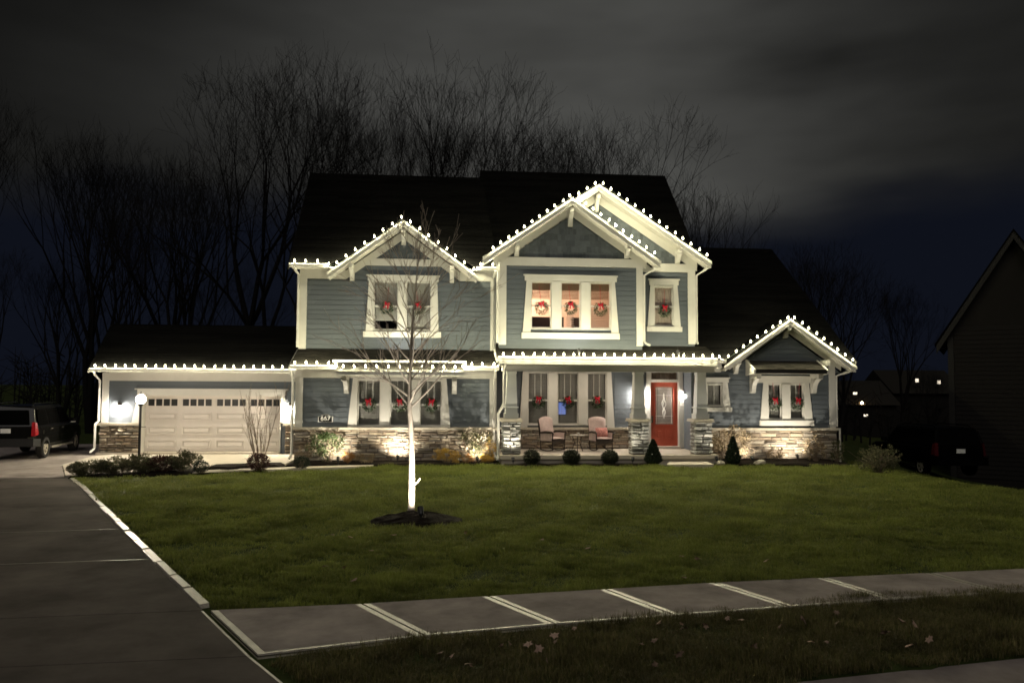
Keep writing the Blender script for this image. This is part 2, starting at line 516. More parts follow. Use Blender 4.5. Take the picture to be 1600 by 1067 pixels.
gx = sorted(set([-900, -400, -200, -120, -80, -60] + [-45 + i * 1.5 for i in range(61)] + [46, 60, 80, 120, 200, 400, 900]))
gy = sorted(set([-60, -20, -6] + [-2 + i * 0.75 for i in range(60)] + [44, 48, 54, 62, 75, 100, 150, 250, 500, 1200]))
m = M()
vs = [(x, y, zt(x, y) - 0.03) for y in gy for x in gx]
nx = len(gx)
m.add(vs, [(j * nx + i, j * nx + i + 1, (j + 1) * nx + i + 1, (j + 1) * nx + i) for j in range(len(gy) - 1) for i in range(nx - 1)])
ground = ob('ground', m, 'soil', kind='structure', smooth=True)

# road at the bottom of the picture
m = M()
m.add([(-60, -30, -0.10), (60, -30, -0.10), (60, 16.3, -0.10), (-60, -4.7, -0.10)], [(0, 1, 2, 3)])
road = ob('road', m, 'asphalt', kind='structure')
m = M()
m.prism([(2.6, 6.60), (30, 11.39), (30, 10.5), (2.6, 5.7)], -0.14, -0.055, 'z')
ob('kerb', m, 'concrete', kind='structure')

# sidewalk: slabs with smooth trowelled borders and dark recessed joints
sidewalk = bpy.data.objects.new('sidewalk', None)
COL.objects.link(sidewalk); ROOT['sidewalk'] = (0, 0, 0); sidewalk['kind'] = 'structure'
def lerp(a, b, t):
    return tuple(p + (q - p) * t for p, q in zip(a, b))
def slab(parent, A, B, C, D, zt_=0.02, border=(0.09, 0.0, 0.09, 0.0), gap=0.012, mt='concrete', name='slab', th=0.1):
    """A-B far edge, D-C near edge (left to right); border widths: left, near, right, far"""
    A, B, C, D = [Vector((p[0], p[1])) for p in (A, B, C, D)]
    wl_ = ((B - A).length + (C - D).length) / 2
    hl_ = ((D - A).length + (C - B).length) / 2
    def at(u, v):
        return lerp(lerp(A, B, u), lerp(D, C, u), v)
    gu, gv = gap / wl_, gap / hl_
    def cell(u0, u1, v0, v1, z):
        q = [at(u0, v0), at(u1, v0), at(u1, v1), at(u0, v1)]
        return [(p[0], p[1], z - th) for p in q], [(p[0], p[1], z) for p in q]
    l, n, r, f = border
    u0, u1, v0, v1 = gu, 1 - gu, gv, 1 - gv
    iu0, iu1, iv0, iv1 = u0 + l / wl_, u1 - r / wl_, v0 + f / hl_, v1 - n / hl_
    mm = M(); mm.hexa(*cell(iu0, iu1, iv0, iv1, zt_))
    s = ob(name, mm, mt, parent)
    def strip(u0, u1, v0, v1):
        mm = M(); mm.hexa(*cell(u0, u1, v0, v1, zt_ - 0.003))
        ob('trowelled_edge', mm, 'concsmooth', s)
    if l: strip(u0, iu0, v0, v1)
    if r: strip(iu1, u1, v0, v1)
    if n: strip(iu0, iu1, iv1, v1)
    if f: strip(iu0, iu1, v0, iv0)
    return s
far = [(-2.60, 8.98), (-0.94, 9.13), (0.53, 9.36), (2.0, 9.58), (3.47, 9.80), (4.99, 9.96), (6.6, 10.12), (8.2, 10.28), (9.8, 10.5), (11.4, 10.8)]
near = [(-1.73, 7.50), (-0.18, 7.95), (1.19, 8.24), (2.55, 8.46), (3.98, 8.69), (5.35, 8.92), (6.9, 9.1), (8.5, 9.3), (10.1, 9.55), (11.7, 9.85)]
for i in range(len(far) - 1):
    slab(sidewalk, far[i], far[i + 1], near[i + 1], near[i], 0.022, border=(0.075, 0.05, 0.075, 0.0), gap=0.014)
m = M()
m.add([(p[0], p[1], 0.0) for p in far] + [(p[0], p[1], 0.0) for p in near], [(i, i + 1, len(far) + i + 1, len(far) + i) for i in range(len(far) - 1)])
ob('joint_bed', m, 'joint', sidewalk)

# driveway: big slabs, narrow trowelled border along the lawn
driveway = bpy.data.objects.new('driveway', None)
COL.objects.link(driveway); ROOT['driveway'] = (0, 0, 0); driveway['kind'] = 'structure'
edge = [(-1.00, 6.30), (-1.775, 7.485), (-2.665, 9.0), (-4.24, 11.65), (-5.62, 14.05), (-7.18, 16.75), (-8.82, 19.6), (-9.98, 21.5)]
for i in range(len(edge) - 1):
    a, b = edge[i], edge[i + 1]
    la, lb = (a[0] - 5.6, a[1] - 0.25 - 0.1 * i), (b[0] - 5.6, b[1] - 0.25 - 0.1 * (i + 1))
    ma, mb = lerp(la, a, 0.5), lerp(lb, b, 0.5)
    bw = 0.03 if i < 2 else 0.0
    slab(driveway, mb, b, a, ma, 0.012, border=(0.0, 0.0, bw, 0.035 if i in (2, 3) else 0.0), gap=0.010, mt='driveconc')
    slab(driveway, lb, mb, ma, la, 0.012, border=(0.03 if i < 2 else 0.0, 0.0, 0.03 if i < 1 else 0.0, 0.0), gap=0.010, mt='driveconc')
m = M()
m.add([(e[0] - 5.6, e[1] - 0.25 - 0.1 * i, -0.01) for i, e in enumerate(edge)] + [(e[0], e[1], -0.01) for e in edge],
      [(i, i + 1, len(edge) + i + 1, len(edge) + i) for i in range(len(edge) - 1)])
ob('joint_bed', m, 'joint', driveway)
# pavers set between the drive and the lawn (pale granite setts)
setts = bpy.data.objects.new('driveway_border', None)
COL.objects.link(setts); ROOT['driveway_border'] = (0, 0, 0); setts['kind'] = 'structure'
me_set = M()
me_set.hexa([(-.5, -.5, 0), (.5, -.5, 0), (.5, .5, 0), (-.5, .5, 0)], [(-.46, -.47, 1), (.47, -.46, 1), (.46, .47, 1), (-.47, .46, 1)])
me_set = me_set.mesh('sett', MT['concsmooth'])
p0, p1 = Vector((-2.80, 9.22)), Vector((-9.75, 21.1))
L = (p1 - p0).length
dirv = (p1 - p0).normalized()
t = 0.0
while t < L:
    ln = R_.uniform(0.75, 1.15)
    # the edge bends slightly; follow the driveway's polyline
    c = p0 + dirv * (t + ln / 2)
    for k in range(2, len(edge) - 1):
        if edge[k][1] <= c.y <= edge[k + 1][1]:
            q = (c.y - edge[k][1]) / (edge[k + 1][1] - edge[k][1])
            c.x = edge[k][0] + (edge[k + 1][0] - edge[k][0]) * q + 0.085
    inst('sett', me_set, setts, (c.x + R_.uniform(-.008, .008), c.y, -0.06), (0.112 + R_.uniform(-.012, .012), ln - 0.006, 0.083 + R_.uniform(-.006, .006)),
         (R_.uniform(-.012, .012), R_.uniform(-.02, .02), math.atan2(-dirv.x, dirv.y)))
    t += ln

# garage court and walks
court = bpy.data.objects.new('garage_court', None)
COL.objects.link(court); ROOT['garage_court'] = (0, 0, 0); court['kind'] = 'structure'
def polyslab(name, poly, z1, mt, parent, th=0.14):
    mm = M(); mm.prism(poly, z1 - th, z1, 'z')
    return ob(name, mm, mt, parent)
polyslab('slab', [(-11.55, 24.55), (-10.15, 21.75), (-7.0, 23.95), (-8.9, 28.0), (-11.6, 28.0), (-11.9, 27.6)], 0.035, 'slabpale', court)
polyslab('slab', [(-6.985, 23.96), (-4.95, 24.5), (-4.95, 28.0), (-8.885, 28.0)], 0.037, 'slabpale', court)
polyslab('slab', [(-18.5, 21.0), (-10.06, 21.52), (-11.57, 24.54), (-11.92, 27.6), (-11.95, 33), (-18.5, 33)], 0.014, 'concrete', court)
polyslab('trowelled_edge', [(-11.66, 24.55), (-11.56, 24.55), (-11.905, 27.6), (-12.02, 27.6)], 0.018, 'concsmooth', court, 0.03)
polyslab('door_apron', [(-10.66, 28.0), (-5.87, 28.0), (-5.87, 28.5), (-10.66, 28.5)], 0.10, 'slabpale', court)
polyslab('door_apron', [(-12.1, 28.0), (-10.67, 28.0), (-10.67, 28.17), (-12.1, 28.17)], 0.10, 'slabpale', court)
walk = ob('garden_path', M().prism([(-7.0, 22.22), (-4.2, 23.20), (-2.2, 23.78), (-2.2, 24.2), (-4.3, 23.75), (-7.0, 22.85)], -0.08, 0.05, 'z'), 'slabpale', kind='structure')
entry_walk = ob('entry_step', M().prism([(6.85, 23.5), (8.35, 23.5), (8.45, 24.4), (7.2, 24.4)], -0.08, 0.10, 'z'), 'slabpale', kind='structure')

# planting beds (dark mulch, gently mounded)
def bed(name, poly, h, kind='structure', prof=((1.0, -0.03), (0.97, .55), (0.85, .9), (0.5, 1.0))):
    cx = sum(p[0] for p in poly) / len(poly); cy = sum(p[1] for p in poly) / len(poly)
    rings = []
    mm = M()
    for s_, z in [(a, b if b < 0 else b * h) for a, b in prof]:
        rings.append([(cx + (p[0] - cx) * s_ + (R_.uniform(-.03, .03) if s_ < 1 else 0), cy + (p[1] - cy) * s_, z + zt(p[0], p[1]) + R_.uniform(-.018, .018)) for p in poly])
    n = len(poly)
    for r in rings: mm.v.extend(r)
    for k in range(len(rings) - 1):
        for i in range(n):
            mm.f.append((k * n + i, k * n + (i + 1) % n, (k + 1) * n + (i + 1) % n, (k + 1) * n + i)); mm.m.append(0)
    mm.f.append(tuple((len(rings) - 1) * n + i for i in range(n))); mm.m.append(0)
    o = ob(name, mm, 'mulch', kind=kind)
    return o
def dense(poly, step=0.35):
    out = []
    for a, b in zip(poly, poly[1:] + poly[:1]):
        n = max(1, int(math.dist(a, b) / step))
        out += [(a[0] + (b[0] - a[0]) * i / n + R_.uniform(-.03, .03), a[1] + (b[1] - a[1]) * i / n + R_.uniform(-.03, .03)) for i in range(n)]
    return out
bed('planting_bed', dense([(-5.0, 24.4), (-1.8, 24.40), (1.0, 24.45), (1.75, 24.2), (1.75, 25.5), (-4.85, 25.5)]), 0.07)
bed('planting_bed', dense([(1.8, 23.95), (6.8, 24.05), (6.9, 24.44), (1.8, 24.44)]), 0.06)
bed('planting_bed', dense([(8.5, 23.9), (9.6, 23.9), (11.6, 23.95), (13.5, 24.2), (13.6, 25.85), (8.9, 25.85), (8.85, 24.45), (8.5, 24.4)]), 0.08)
bed('planting_bed', dense([(-10.1, 21.65), (-7.05, 22.15), (-4.9, 22.95), (-5.0, 23.5), (-7.05, 22.88), (-6.95, 23.9), (-8.6, 23.0)]), 0.05)
bed('planting_bed', dense([(-7.0, 22.9), (-4.9, 23.62), (-4.9, 24.42), (-6.95, 23.9)]), 0.12)
mound = bed('mulch_mound', [(-0.52 + 0.86 * math.cos(a) * (1 + 0.08 * math.sin(3 * a)), 14.55 + 0.62 * math.sin(a) * (1 + 0.07 * math.cos(2 * a)), ) for a in [i * 2 * math.pi / 28 for i in range(28)]], 0.17, prof=((1.06, -.03), (.96, .10), (.84, .30), (.70, .42), (.56, .66), (.42, .74), (.28, .95), (.12, 1.0)))

# ------------------------------------------------------------------ the house
house = thing('house', 'two-storey blue-grey house with attached garage, stone base and gables outlined in lights', 'house', (3.0, 27.0, 0.0))
HP = house

# --- siding
BOARD_E = 0.165
def wall_sheet(Y, x0, x1, z0, z1, holes, clip=None, parent=None, mt='siding', th=0.12):
    """backing wall split round its openings"""
    mm = M()
    zs = sorted({z0, z1, *[h[2] for h in holes], *[h[3] for h in holes]})
    zs = [z for z in zs if z0 <= z <= z1]
    for za, zb in zip(zs, zs[1:]):
        cuts = sorted([(max(x0, h[0]), min(x1, h[1])) for h in holes if h[2] < (za + zb) / 2 < h[3]])
        x = x0
        for a, b in cuts:
            if a > x: mm.box(x, a, Y + .004, Y + th, za, zb)
            x = max(x, b)
        if x < x1: mm.box(x, x1, Y + .004, Y + th, za, zb)
    return ob('wall', mm, mt, parent or HP)
def boards(wall, Y, x0, x1, z0, z1, holes, xr=None, e=BOARD_E, mt='siding'):
    z = z0
    while z < z1 - 0.02:
        zb = min(z + e, z1)
        zm = (z + zb) / 2
        a0, a1 = x0, x1
        if xr:
            q = xr(zb - 0.02)
            a0, a1 = max(x0, q[0]), min(x1, q[1])
        segs = []
        cuts = sorted([(h[0], h[1]) for h in holes if h[2] < zb - .01 and h[3] > z + .01])
        x = a0
        for a, b in cuts:
            if a - x > 0.04: segs.append((x, min(a, a1)))
            x = max(x, b)
        if a1 - x > 0.04: segs.append((x, a1))
        for a, b in segs:
            if b - a < 0.05: continue
            jx = R_.uniform(-.002, .002)
            mm = M()
            mm.add([(a, Y - .022 + jx, z), (b, Y - .022 + jx, z), (b, Y - .013, zb - .013), (a, Y - .013, zb - .013), (a, Y, z), (b, Y, z), (b, Y, zb - .013), (a, Y, zb - .013)],
                   [(0, 1, 2, 3), (4, 5, 1, 0), (2, 6, 7, 3), (0, 3, 7, 4), (1, 5, 6, 2)])
            ob('siding_board', mm, mt, wall)
        z += e
def shake_field(wall, Y, z0, z1, xr, e=0.2, mt='shake'):
    mm = M()
    z = z0
    while z < z1 - .03:
        a0, a1 = xr(z + .02)
        x = a0
        while x < a1 - .02:
            w = min(R_.uniform(.09, .2), a1 - x)
            zt_ = min(z + e + .02, z1)
            lo, hi = xr(min(zt_, z1 - .02))
            dz = R_.uniform(0, .018)
            t = R_.uniform(.012, .022)
            if x >= lo - .12 and x + w <= hi + .12:
                mm.hexa([(x + .003, Y - t, z - dz), (x + w - .003, Y - t, z - dz), (x + w - .003, Y, z - dz), (x + .003, Y, z - dz)],
                        [(x + .003, Y - .006, zt_), (x + w - .003, Y - .006, zt_), (x + w - .003, Y, zt_), (x + .003, Y, zt_)])
            x += w
        z += e
    return ob('cedar_shakes', mm, mt, wall, kind='stuff')
def gable_sheet(Y, xr, z0, z1, parent=None, mt='siding'):
    a, b = xr(z0)
    t0, t1 = xr(z1)
    mm = M(); mm.prism([(a, z0), (b, z0), (t1, z1), (t0, z1)], Y + .004, Y + .12)
    return ob('wall', mm, mt, parent or HP)

# --- stone veneer
STONES = {}
for key in ('stone', 'greystone'):
    L_ = []
    for k in range(8):
        rr = random.Random(50 + k)
        mm = M()
        j = lambda s_: rr.uniform(-s_, s_)
        back = [(-.5, .5, -.5), (.5, .5, -.5), (.5, .5, .5), (-.5, .5, .5)]
        mid = [(-.5 + abs(j(.09)), -.15 + j(.1), -.5 + abs(j(.26))), (.5 - abs(j(.09)), -.15 + j(.1), -.5 + abs(j(.26))), (.5 - abs(j(.09)), -.15 + j(.1), .5 - abs(j(.26))), (-.5 + abs(j(.09)), -.15 + j(.1), .5 - abs(j(.26)))]
        fr = [(-.38 + j(.07), -.40 + j(.14), -.26 + j(.10)), (.38 + j(.07), -.40 + j(.14), -.26 + j(.10)), (.38 + j(.07), -.40 + j(.14), .26 + j(.10)), (-.38 + j(.07), -.40 + j(.14), .26 + j(.10))]
        cen = [(j(.12), -.55 + j(.1), j(.1))]
        mm.add(back + mid + fr + cen, [(0, 1, 5, 4), (1, 2, 6, 5), (2, 3, 7, 6), (3, 0, 4, 7), (4, 5, 9, 8), (5, 6, 10, 9), (6, 7, 11, 10), (7, 4, 8, 11), (8, 9, 12), (9, 10, 12), (10, 11, 12), (11, 8, 12)])
        L_.append(mm)
    STONES[key] = ([q.mesh('stone', MT[key]) for q in L_], L_)
def stone_rows(x0, x1, z0, z1, hr=(.07, .15), lr=(.2, .55)):
    out = []
    z = z0
    while z < z1 - .02:
        h = R_.uniform(*hr)
        if z + h > z1 - .045: h = z1 - z
        x = x0
        while x < x1 - .01:
            w = R_.uniform(*lr)
            if x + w > x1 - .12: w = x1 - x
            if h > .10 and w > .26 and R_.random() < .5:
                s_ = R_.uniform(.4, .6)
                out.append((x, x + w, z, z + h * s_)); out.append((x, x + w, z + h * s_, z + h))
            else:
                out.append((x, x + w, z, z + h))
            x += w
        z += h
    return out
def stone_wall(x0, x1, z0, z1, Y, parent, mt='stone', single=True, hr=(.07, .15), lr=(.2, .55), face='y', depth=.055, gap=.011):
    """face 'y': a wall facing the camera at depth Y; face 'x': a side face at x = Y, x0..x1 then run along y"""
    rows = stone_rows(x0, x1, z0, z1, hr, lr)
    mes, raw = STONES[mt]
    joined = M()
    for a, b, c, d in rows:
        k = R_.randrange(8)
        dp = depth * R_.uniform(.55, 1.7)
        sx, sz = (b - a - gap), (d - c - gap)
        if sx < .02 or sz < .015: continue
        ctr = ((a + b) / 2, Y - dp / 2 + .01, (c + d) / 2)
        fx = -1 if R_.random() < .5 else 1
        if face == 'y' and single:
            inst('stone', mes[k], parent, ctr, (sx, dp, sz), (0, R_.uniform(-.07, .07), R_.uniform(-.02, .02)))
        else:
            vs = []
            for v in raw[k].v:
                if face == 'y':
                    vs.append((ctr[0] + v[0] * sx, ctr[1] + v[1] * dp, ctr[2] + v[2] * sz))
                elif face == 'x':      # looks towards -x
                    vs.append((Y + v[1] * dp + .01, ctr[0] + v[0] * sx, ctr[2] + v[2] * sz))
            joined.add(vs, raw[k].f)
    if joined.v:
        ob('stone_courses', joined, mt, parent, kind='stuff')

# --- windows
def blind_mesh(x0, x1, z0, z1, Y, pitch=.05, tilt=62, w=.054):
    mm = M()
    z = z0
    c, s_ = math.cos(math.radians(tilt)) * w / 2, math.sin(math.radians(tilt)) * w / 2
    while z < z1:
        mm.add([(x0, Y - c, z - s_), (x1, Y - c, z - s_), (x1, Y + c, z + s_), (x0, Y + c, z + s_)], [(0, 1, 2, 3)])
        z += pitch
    for x in (x0 + .12, x1 - .12):
        mm.box(x - .004, x + .004, Y - .03, Y - .026, z0, z1)
    return mm
def window(Y, sashes, z0, z1, head=None, sill=None, cas=(), rail=None, grille=0, blinds=True, room=True, hung=True, mull_proud=.045, gl_depth=.05):
    """Y wall plane; sashes [(x0,x1)]; cas list of four-corner polygons in x,z; returns the window part and its opening"""
    x0 = min(s_[0] for s_ in sashes); x1 = max(s_[1] for s_ in sashes)
    jam = .035
    fm = M()
    fm.box(x0 - jam, x0 + .004, Y - .03, Y + .12, z0 - jam, z1 + jam); fm.box(x1 - .004, x1 + jam, Y - .03, Y + .12, z0 - jam, z1 + jam)
    fm.box(x0 + .004, x1 - .004, Y - .028, Y + .12, z1, z1 + jam); fm.box(x0 + .004, x1 - .004, Y - .028, Y + .12, z0 - jam, z0)
    win = ob('window', fm, 'trim', HP)
    for p in cas:
        ob('casing', M().prism(list(p), Y - .062, Y - .0265), 'trim', win)
    for (a, b), (c, d) in zip(sashes, sashes[1:]):
        ob('mullion', M().box(b, c, Y - .062, Y + .1, z0 + .002, z1 - .002), 'trim', win)
    if head:
        hm = M().box(head[0], head[1], Y - .075, Y + .0, head[2], head[3])
        hm.box(head[0] - .04, head[1] + .04, Y - .10, Y, head[3], head[3] + .045)
        ob('window_head', hm, 'trim', win)
    if sill:
        sm = M().box(sill[0], sill[1], Y - .11, Y, sill[2], sill[3])
        ob('window_sill', sm, 'trim', win)
    rail = rail if rail else (z0 + z1) / 2
    for a, b in sashes:
        fw = .04
        sm = M()
        sm.box(a + .004, a + fw, Y + .01, Y + .07, z0 + .004, z1 - .004); sm.box(b - fw, b - .004, Y + .01, Y + .07, z0 + .004, z1 - .004)
        sm.box(a + fw, b - fw, Y + .012, Y + .07, z0 + .004, z0 + fw); sm.box(a + fw, b - fw, Y + .012, Y + .07, z1 - fw, z1 - .004)
        ob('sash', sm, 'trim', win)
        if hung:
            ob('meeting_rail', M().box(a + fw, b - fw, Y + .004, Y + .068, rail - .03, rail + .03), 'trim', win)
        zt0 = rail + .03 if hung else z0 + fw
        zt1 = z1 - fw
        if grille:
            gm = M()
            for k in range(1, grille + 1):
                xx = a + fw + (b - a - 2 * fw) * k / (grille + 1)
                gm.box(xx - .009, xx + .009, Y + .035, Y + .06, zt0, zt1)
            ob('muntin', gm, 'trim', win)
        ob('pane', M().add([(a + fw, Y + gl_depth, z0 + fw), (b - fw, Y + gl_depth, z0 + fw), (b - fw, Y + gl_depth, z1 - fw), (a + fw, Y + gl_depth, z1 - fw)], [(0, 1, 2, 3)]), 'glass', win)
        if blinds:
            zb = z0 + fw if blinds is True else blinds[sashes.index((a, b))]
            ob('blind', blind_mesh(a + .05, b - .05, zb, z1 - fw, Y + .13, tilt=-R_.uniform(55, 66)), 'blind', win, kind='stuff')
    if room:
        d = 1.6
        rm = M()
        X0, X1, Z0, Z1, Ya, Yb = x0 - .3, x1 + .3, z0 - .3, z1 + .2, Y + .125, Y + d
        rm.add([(X0, Ya, Z0), (X1, Ya, Z0), (X1, Yb, Z0), (X0, Yb, Z0), (X0, Ya, Z1), (X1, Ya, Z1), (X1, Yb, Z1), (X0, Yb, Z1)],
               [(0, 1, 2, 3), (4, 7, 6, 5), (1, 5, 6, 2), (2, 6, 7, 3), (3, 7, 4, 0)])
        ob('room_interior', rm, 'dark', win)
    return win
def opening(sashes, z0, z1):
    return (min(s_[0] for s_ in sashes) - .03, max(s_[1] for s_ in sashes) + .03, z0 - .03, z1 + .03)

# --- trim pieces
def board(name, x0, x1, y0, y1, z0, z1, mt='trim'):
    return ob(name, M().box(x0, x1, y0, y1, z0, z1), mt, HP)
def gutter(x0, x1, Y, z0, z1):
    prof = [(Y + .12, z0), (Y + .035, z0), (Y + .03, z0 + .045), (Y, z1 - .03), (Y, z1), (Y + .015, z1), (Y + .04, z0 + .06), (Y + .11, z0 + .03), (Y + .12, z1)]
    return ob('gutter', M().prism(prof, x0, x1, 'x'), 'trim', HP)
def downspout(pts, r=.045):
    mm = M(); mm.tube(pts, r, 4)
    return ob('downspout', mm, 'trim', HP)
def bracket(x, Yw, Yf, z0, z1, w=.15, arch=True):
    """knee brace: back leg on the wall, arm under the roof, curved brace between"""
    mm = M()
    mm.box(x - w / 2, x + w / 2, Yw - .11, Yw - .026, z0, z1)
    mm.box(x - w / 2 + .004, x + w / 2 - .004, Yf + .03, Yw - .11, z1 - .13, z1 - .004)
    n = 6
    P = []
    for i in range(n + 1):
        a = math.pi / 2 * i / n
        P.append((Yw - .11 - (Yw - Yf - .2) * (1 - math.cos(a)), z0 + .05 + (z1 - .13 - z0 - .05) * math.sin(a)))
    Q = [(y - .0, z + .0) for y, z in P]
    inner = [(y + .085 * math.sin(math.pi / 2 * i / n) * .2 - .0, z + .0) for i, (y, z) in enumerate(P)]
    for (ya, za), (yb, zb) in zip(P, P[1:]):
        mm.hexa([(x - w / 2 + .01, ya, za), (x + w / 2 - .01, ya, za), (x + w / 2 - .01, ya - .07, za - .03), (x - w / 2 + .01, ya - .07, za - .03)],
                [(x - w / 2 + .01, yb, zb), (x + w / 2 - .01, yb, zb), (x + w / 2 - .01, yb - .07, zb - .03), (x - w / 2 + .01, yb - .07, zb - .03)])
    o = ob('bracket', mm, 'trim', HP)
    ob('bracket_peg', M().box(x - .03, x + .03, Yw - .118, Yw - .11, z0 + .05, z0 + .11), 'soffit', o)
    return o

# --- roofs
def roof_plane(pl, pr, ql, qr, tabs=True, e=.145, parent=None, th=.03, lift=0.0):
    """courses of shingles from eave (pl, pr) to ridge (ql, qr)"""
    pl, pr, ql, qr = map(Vector, (pl, pr, ql, qr))
    n_ = ((pr - pl).cross(ql - pl)).normalized()
    if n_.z < 0: n_ = -n_
    deck = M()
    deck.hexa([tuple(p - n_ * .05) for p in (pl, pr, qr, ql)], [tuple(p) for p in (pl, pr, qr, ql)])
    rmt = 'roof' if tabs else 'shaderoof'
    par = ob('roof', deck, rmt, parent or HP)
    sl = ((ql - pl).length + (qr - pr).length) / 2
    N = max(2, int(sl / e))
    mm = M()
    for i in range(N):
        t0, t1 = i / N, min(1, (i + 1.08) / N)
        a, b, c, d = pl.lerp(ql, t0), pr.lerp(qr, t0), pr.lerp(qr, t1), pl.lerp(ql, t1)
        wd = (b - a).length
        K = max(1, int(wd / .32)) if tabs else max(1, int(wd / 1.3))
        cuts = [0] + sorted(R_.uniform(0, 1) if not tabs else min(1, max(0, (k + R_.uniform(-.3, .3)) / K)) for k in range(1, K)) + [1]
        for u0, u1 in zip(cuts, cuts[1:]):
            if u1 - u0 < 1e-4: continue
            h = (.006 + R_.uniform(.006, .014)) * (1 if tabs else .5)
            A, B, C_, D = a.lerp(b, u0), a.lerp(b, u1), d.lerp(c, u1), d.lerp(c, u0)
            top = n_ * h
            mm.add([A + top, B + top, C_ + n_ * .004, D + n_ * .004, A + n_ * .002, B + n_ * .002], [(0, 1, 2, 3), (4, 5, 1, 0)])
    ob('shingle_courses', mm, rmt, par, kind='stuff')
    return par

# ============ garage wing
GY = 28.2
gdoor = (-10.65, -5.88, 0.10, 2.10)
w_ = wall_sheet(GY, -12.0, -4.9, 0.05, 3.0, [(gdoor[0] - .02, gdoor[1] + .02, 0.0, gdoor[3] + .02)])
boards(w_, GY, -11.8, -4.92, 1.13, 2.62, [(-10.88, -5.66, 0, 2.33)])
board('corner_board', -12.02, -11.8, GY - .05, GY + .1, 1.13, 2.88)
board('frieze', -11.8, -4.92, GY - .045, GY, 2.60, 2.90)
board('soffit', -12.2, -4.92, 27.72, GY - .05, 2.905, 2.93, 'soffit')
gutter(-12.25, -4.9, 27.62, 2.90, 3.04)
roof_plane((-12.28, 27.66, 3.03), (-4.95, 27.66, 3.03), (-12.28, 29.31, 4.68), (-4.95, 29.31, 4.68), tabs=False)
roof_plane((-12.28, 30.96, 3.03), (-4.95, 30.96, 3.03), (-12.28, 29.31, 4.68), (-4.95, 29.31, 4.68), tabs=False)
ob('rake_board', M().prism([(27.66, 2.86), (29.31, 4.51), (30.96, 2.86), (30.96, 2.98), (29.31, 4.63), (27.66, 2.98)], -12.30, -12.26, 'x'), 'trim', HP)
ob('wall', M().prism([(GY + .12, 0.0), (30.8, 0.0), (30.8, 2.9), (29.31, 4.4), (GY + .12, 3.2)], -12.0, -11.9, 'x'), 'siding', HP)
# garage stone wainscot
for xa, xb in ((-12.05, -10.67), (-5.70, -5.0)):
    sm = ob('stone_base', M().box(xa, xb, GY - .05, GY + .0, 0.05, 1.04), 'mortar', HP)
    stone_wall(xa, xb, 0.10, 1.03, GY - .05, sm, hr=(.09, .15) if xa < -8 else (.07, .13), lr=(.22, .42), depth=.11, gap=.03 if xa < -8 else .016)
    board('stone_ledge', xa - .06, xb + .02, GY - .17, GY, 1.04, 1.13, 'ledge')
board('stone_base', -12.05, -10.67, GY - .06, GY - .05, 0.0, 0.10, 'slabpale')
# door surround
board('door_head', -10.82, -5.70, GY - .08, GY, 2.11, 2.29)
board('door_head', -10.90, -5.62, GY - .11, GY, 2.29, 2.335)
ob('door_casing', M().prism([(-10.98, 1.13), (-10.66, 1.13), (-10.66, 2.11), (-10.80, 2.11)], GY - .07, GY - .024), 'trim', HP)
ob('door_casing', M().prism([(-5.87, 1.13), (-5.62, 1.13), (-5.74, 2.11), (-5.87, 2.11)], GY - .07, GY - .024), 'trim', HP)
board('door_casing', -10.67, -10.64, GY - .06, GY + .26, 0.10, 2.10)
board('door_casing', -5.89, -5.86, GY - .06, GY + .26, 0.10, 2.10)
board('door_casing', -10.64, -5.89, GY - .02, GY + .26, 2.08, 2.11)
DY = GY + .24
gd = ob('garage_door', M().box(-10.64, -5.89, DY + .03, DY + .06, .10, 2.08), 'gdoor', HP)
sh = (2.08 - .11) / 4
gw = 4.75 / 4
for r in range(4):
    za, zb = .11 + r * sh, .11 + (r + 1) * sh
    if r < 3:
        ob('door_section', M().box(-10.638, -5.892, DY, DY + .03, za + .004, zb - .004), 'gdoor', gd)
        for c in range(4):
            xa = -10.64 + c * gw + .09; xb = xa + gw - .18
            fr = M()
            z1, z2 = za + .10, zb - .10
            for (u0, u1, v0, v1) in ((xa, xb, z1, z1 + .025), (xa, xb, z2 - .025, z2), (xa, xa + .025, z1 + .025, z2 - .025), (xb - .025, xb, z1 + .025, z2 - .025)):
                fr.box(u0, u1, DY - .045, DY, v0, v1)
            fr.hexa([(xa + .05, DY, z1 + .05), (xb - .05, DY, z1 + .05), (xb - .05, DY, z2 - .05), (xa + .05, DY, z2 - .05)],
                    [(xa + .085, DY - .024, z1 + .085), (xb - .085, DY - .024, z1 + .085), (xb - .085, DY - .024, z2 - .085), (xa + .085, DY - .024, z2 - .085)])
            ob('door_panel', fr, 'gdoor', gd)
    else:
        sec = M()
        z1, z2 = za + .13, zb - .12
        sec.box(-10.638, -5.892, DY, DY + .03, za + .004, z1); sec.box(-10.638, -5.892, DY, DY + .03, z2, zb - .004)
        edges = [-10.638]
        for c in range(4):
            xa = -10.64 + c * gw + .09; xb = xa + gw - .18
            wd = (xb - xa - 3 * .045) / 4
            for k in range(4):
                p = xa + k * (wd + .045)
                edges += [p, p + wd]
                ob('pane', M().add([(p, DY + .018, z1), (p + wd, DY + .018, z1), (p + wd, DY + .018, z2), (p, DY + .018, z2)], [(0, 1, 2, 3)]), 'black', gd)
        edges.append(-5.892)
        for a, b in zip(edges[::2], edges[1::2]):
            sec.box(a, b, DY, DY + .03, z1, z2)
        ob('door_section', sec, 'gdoor', gd)
        for c in range(4):
            xa = -10.64 + c * gw + .06; xb = xa + gw - .12
            fr = M()
            for (u0, u1, v0, v1) in ((xa, xb, z1 - .035, z1 - .012), (xa, xb, z2 + .012, z2 + .035), (xa, xa + .02, z1 - .012, z2 + .012), (xb - .02, xb, z1 - .012, z2 + .012)):
                fr.box(u0, u1, DY - .012, DY, v0, v1)
            ob('door_panel', fr, 'gdoor', gd)
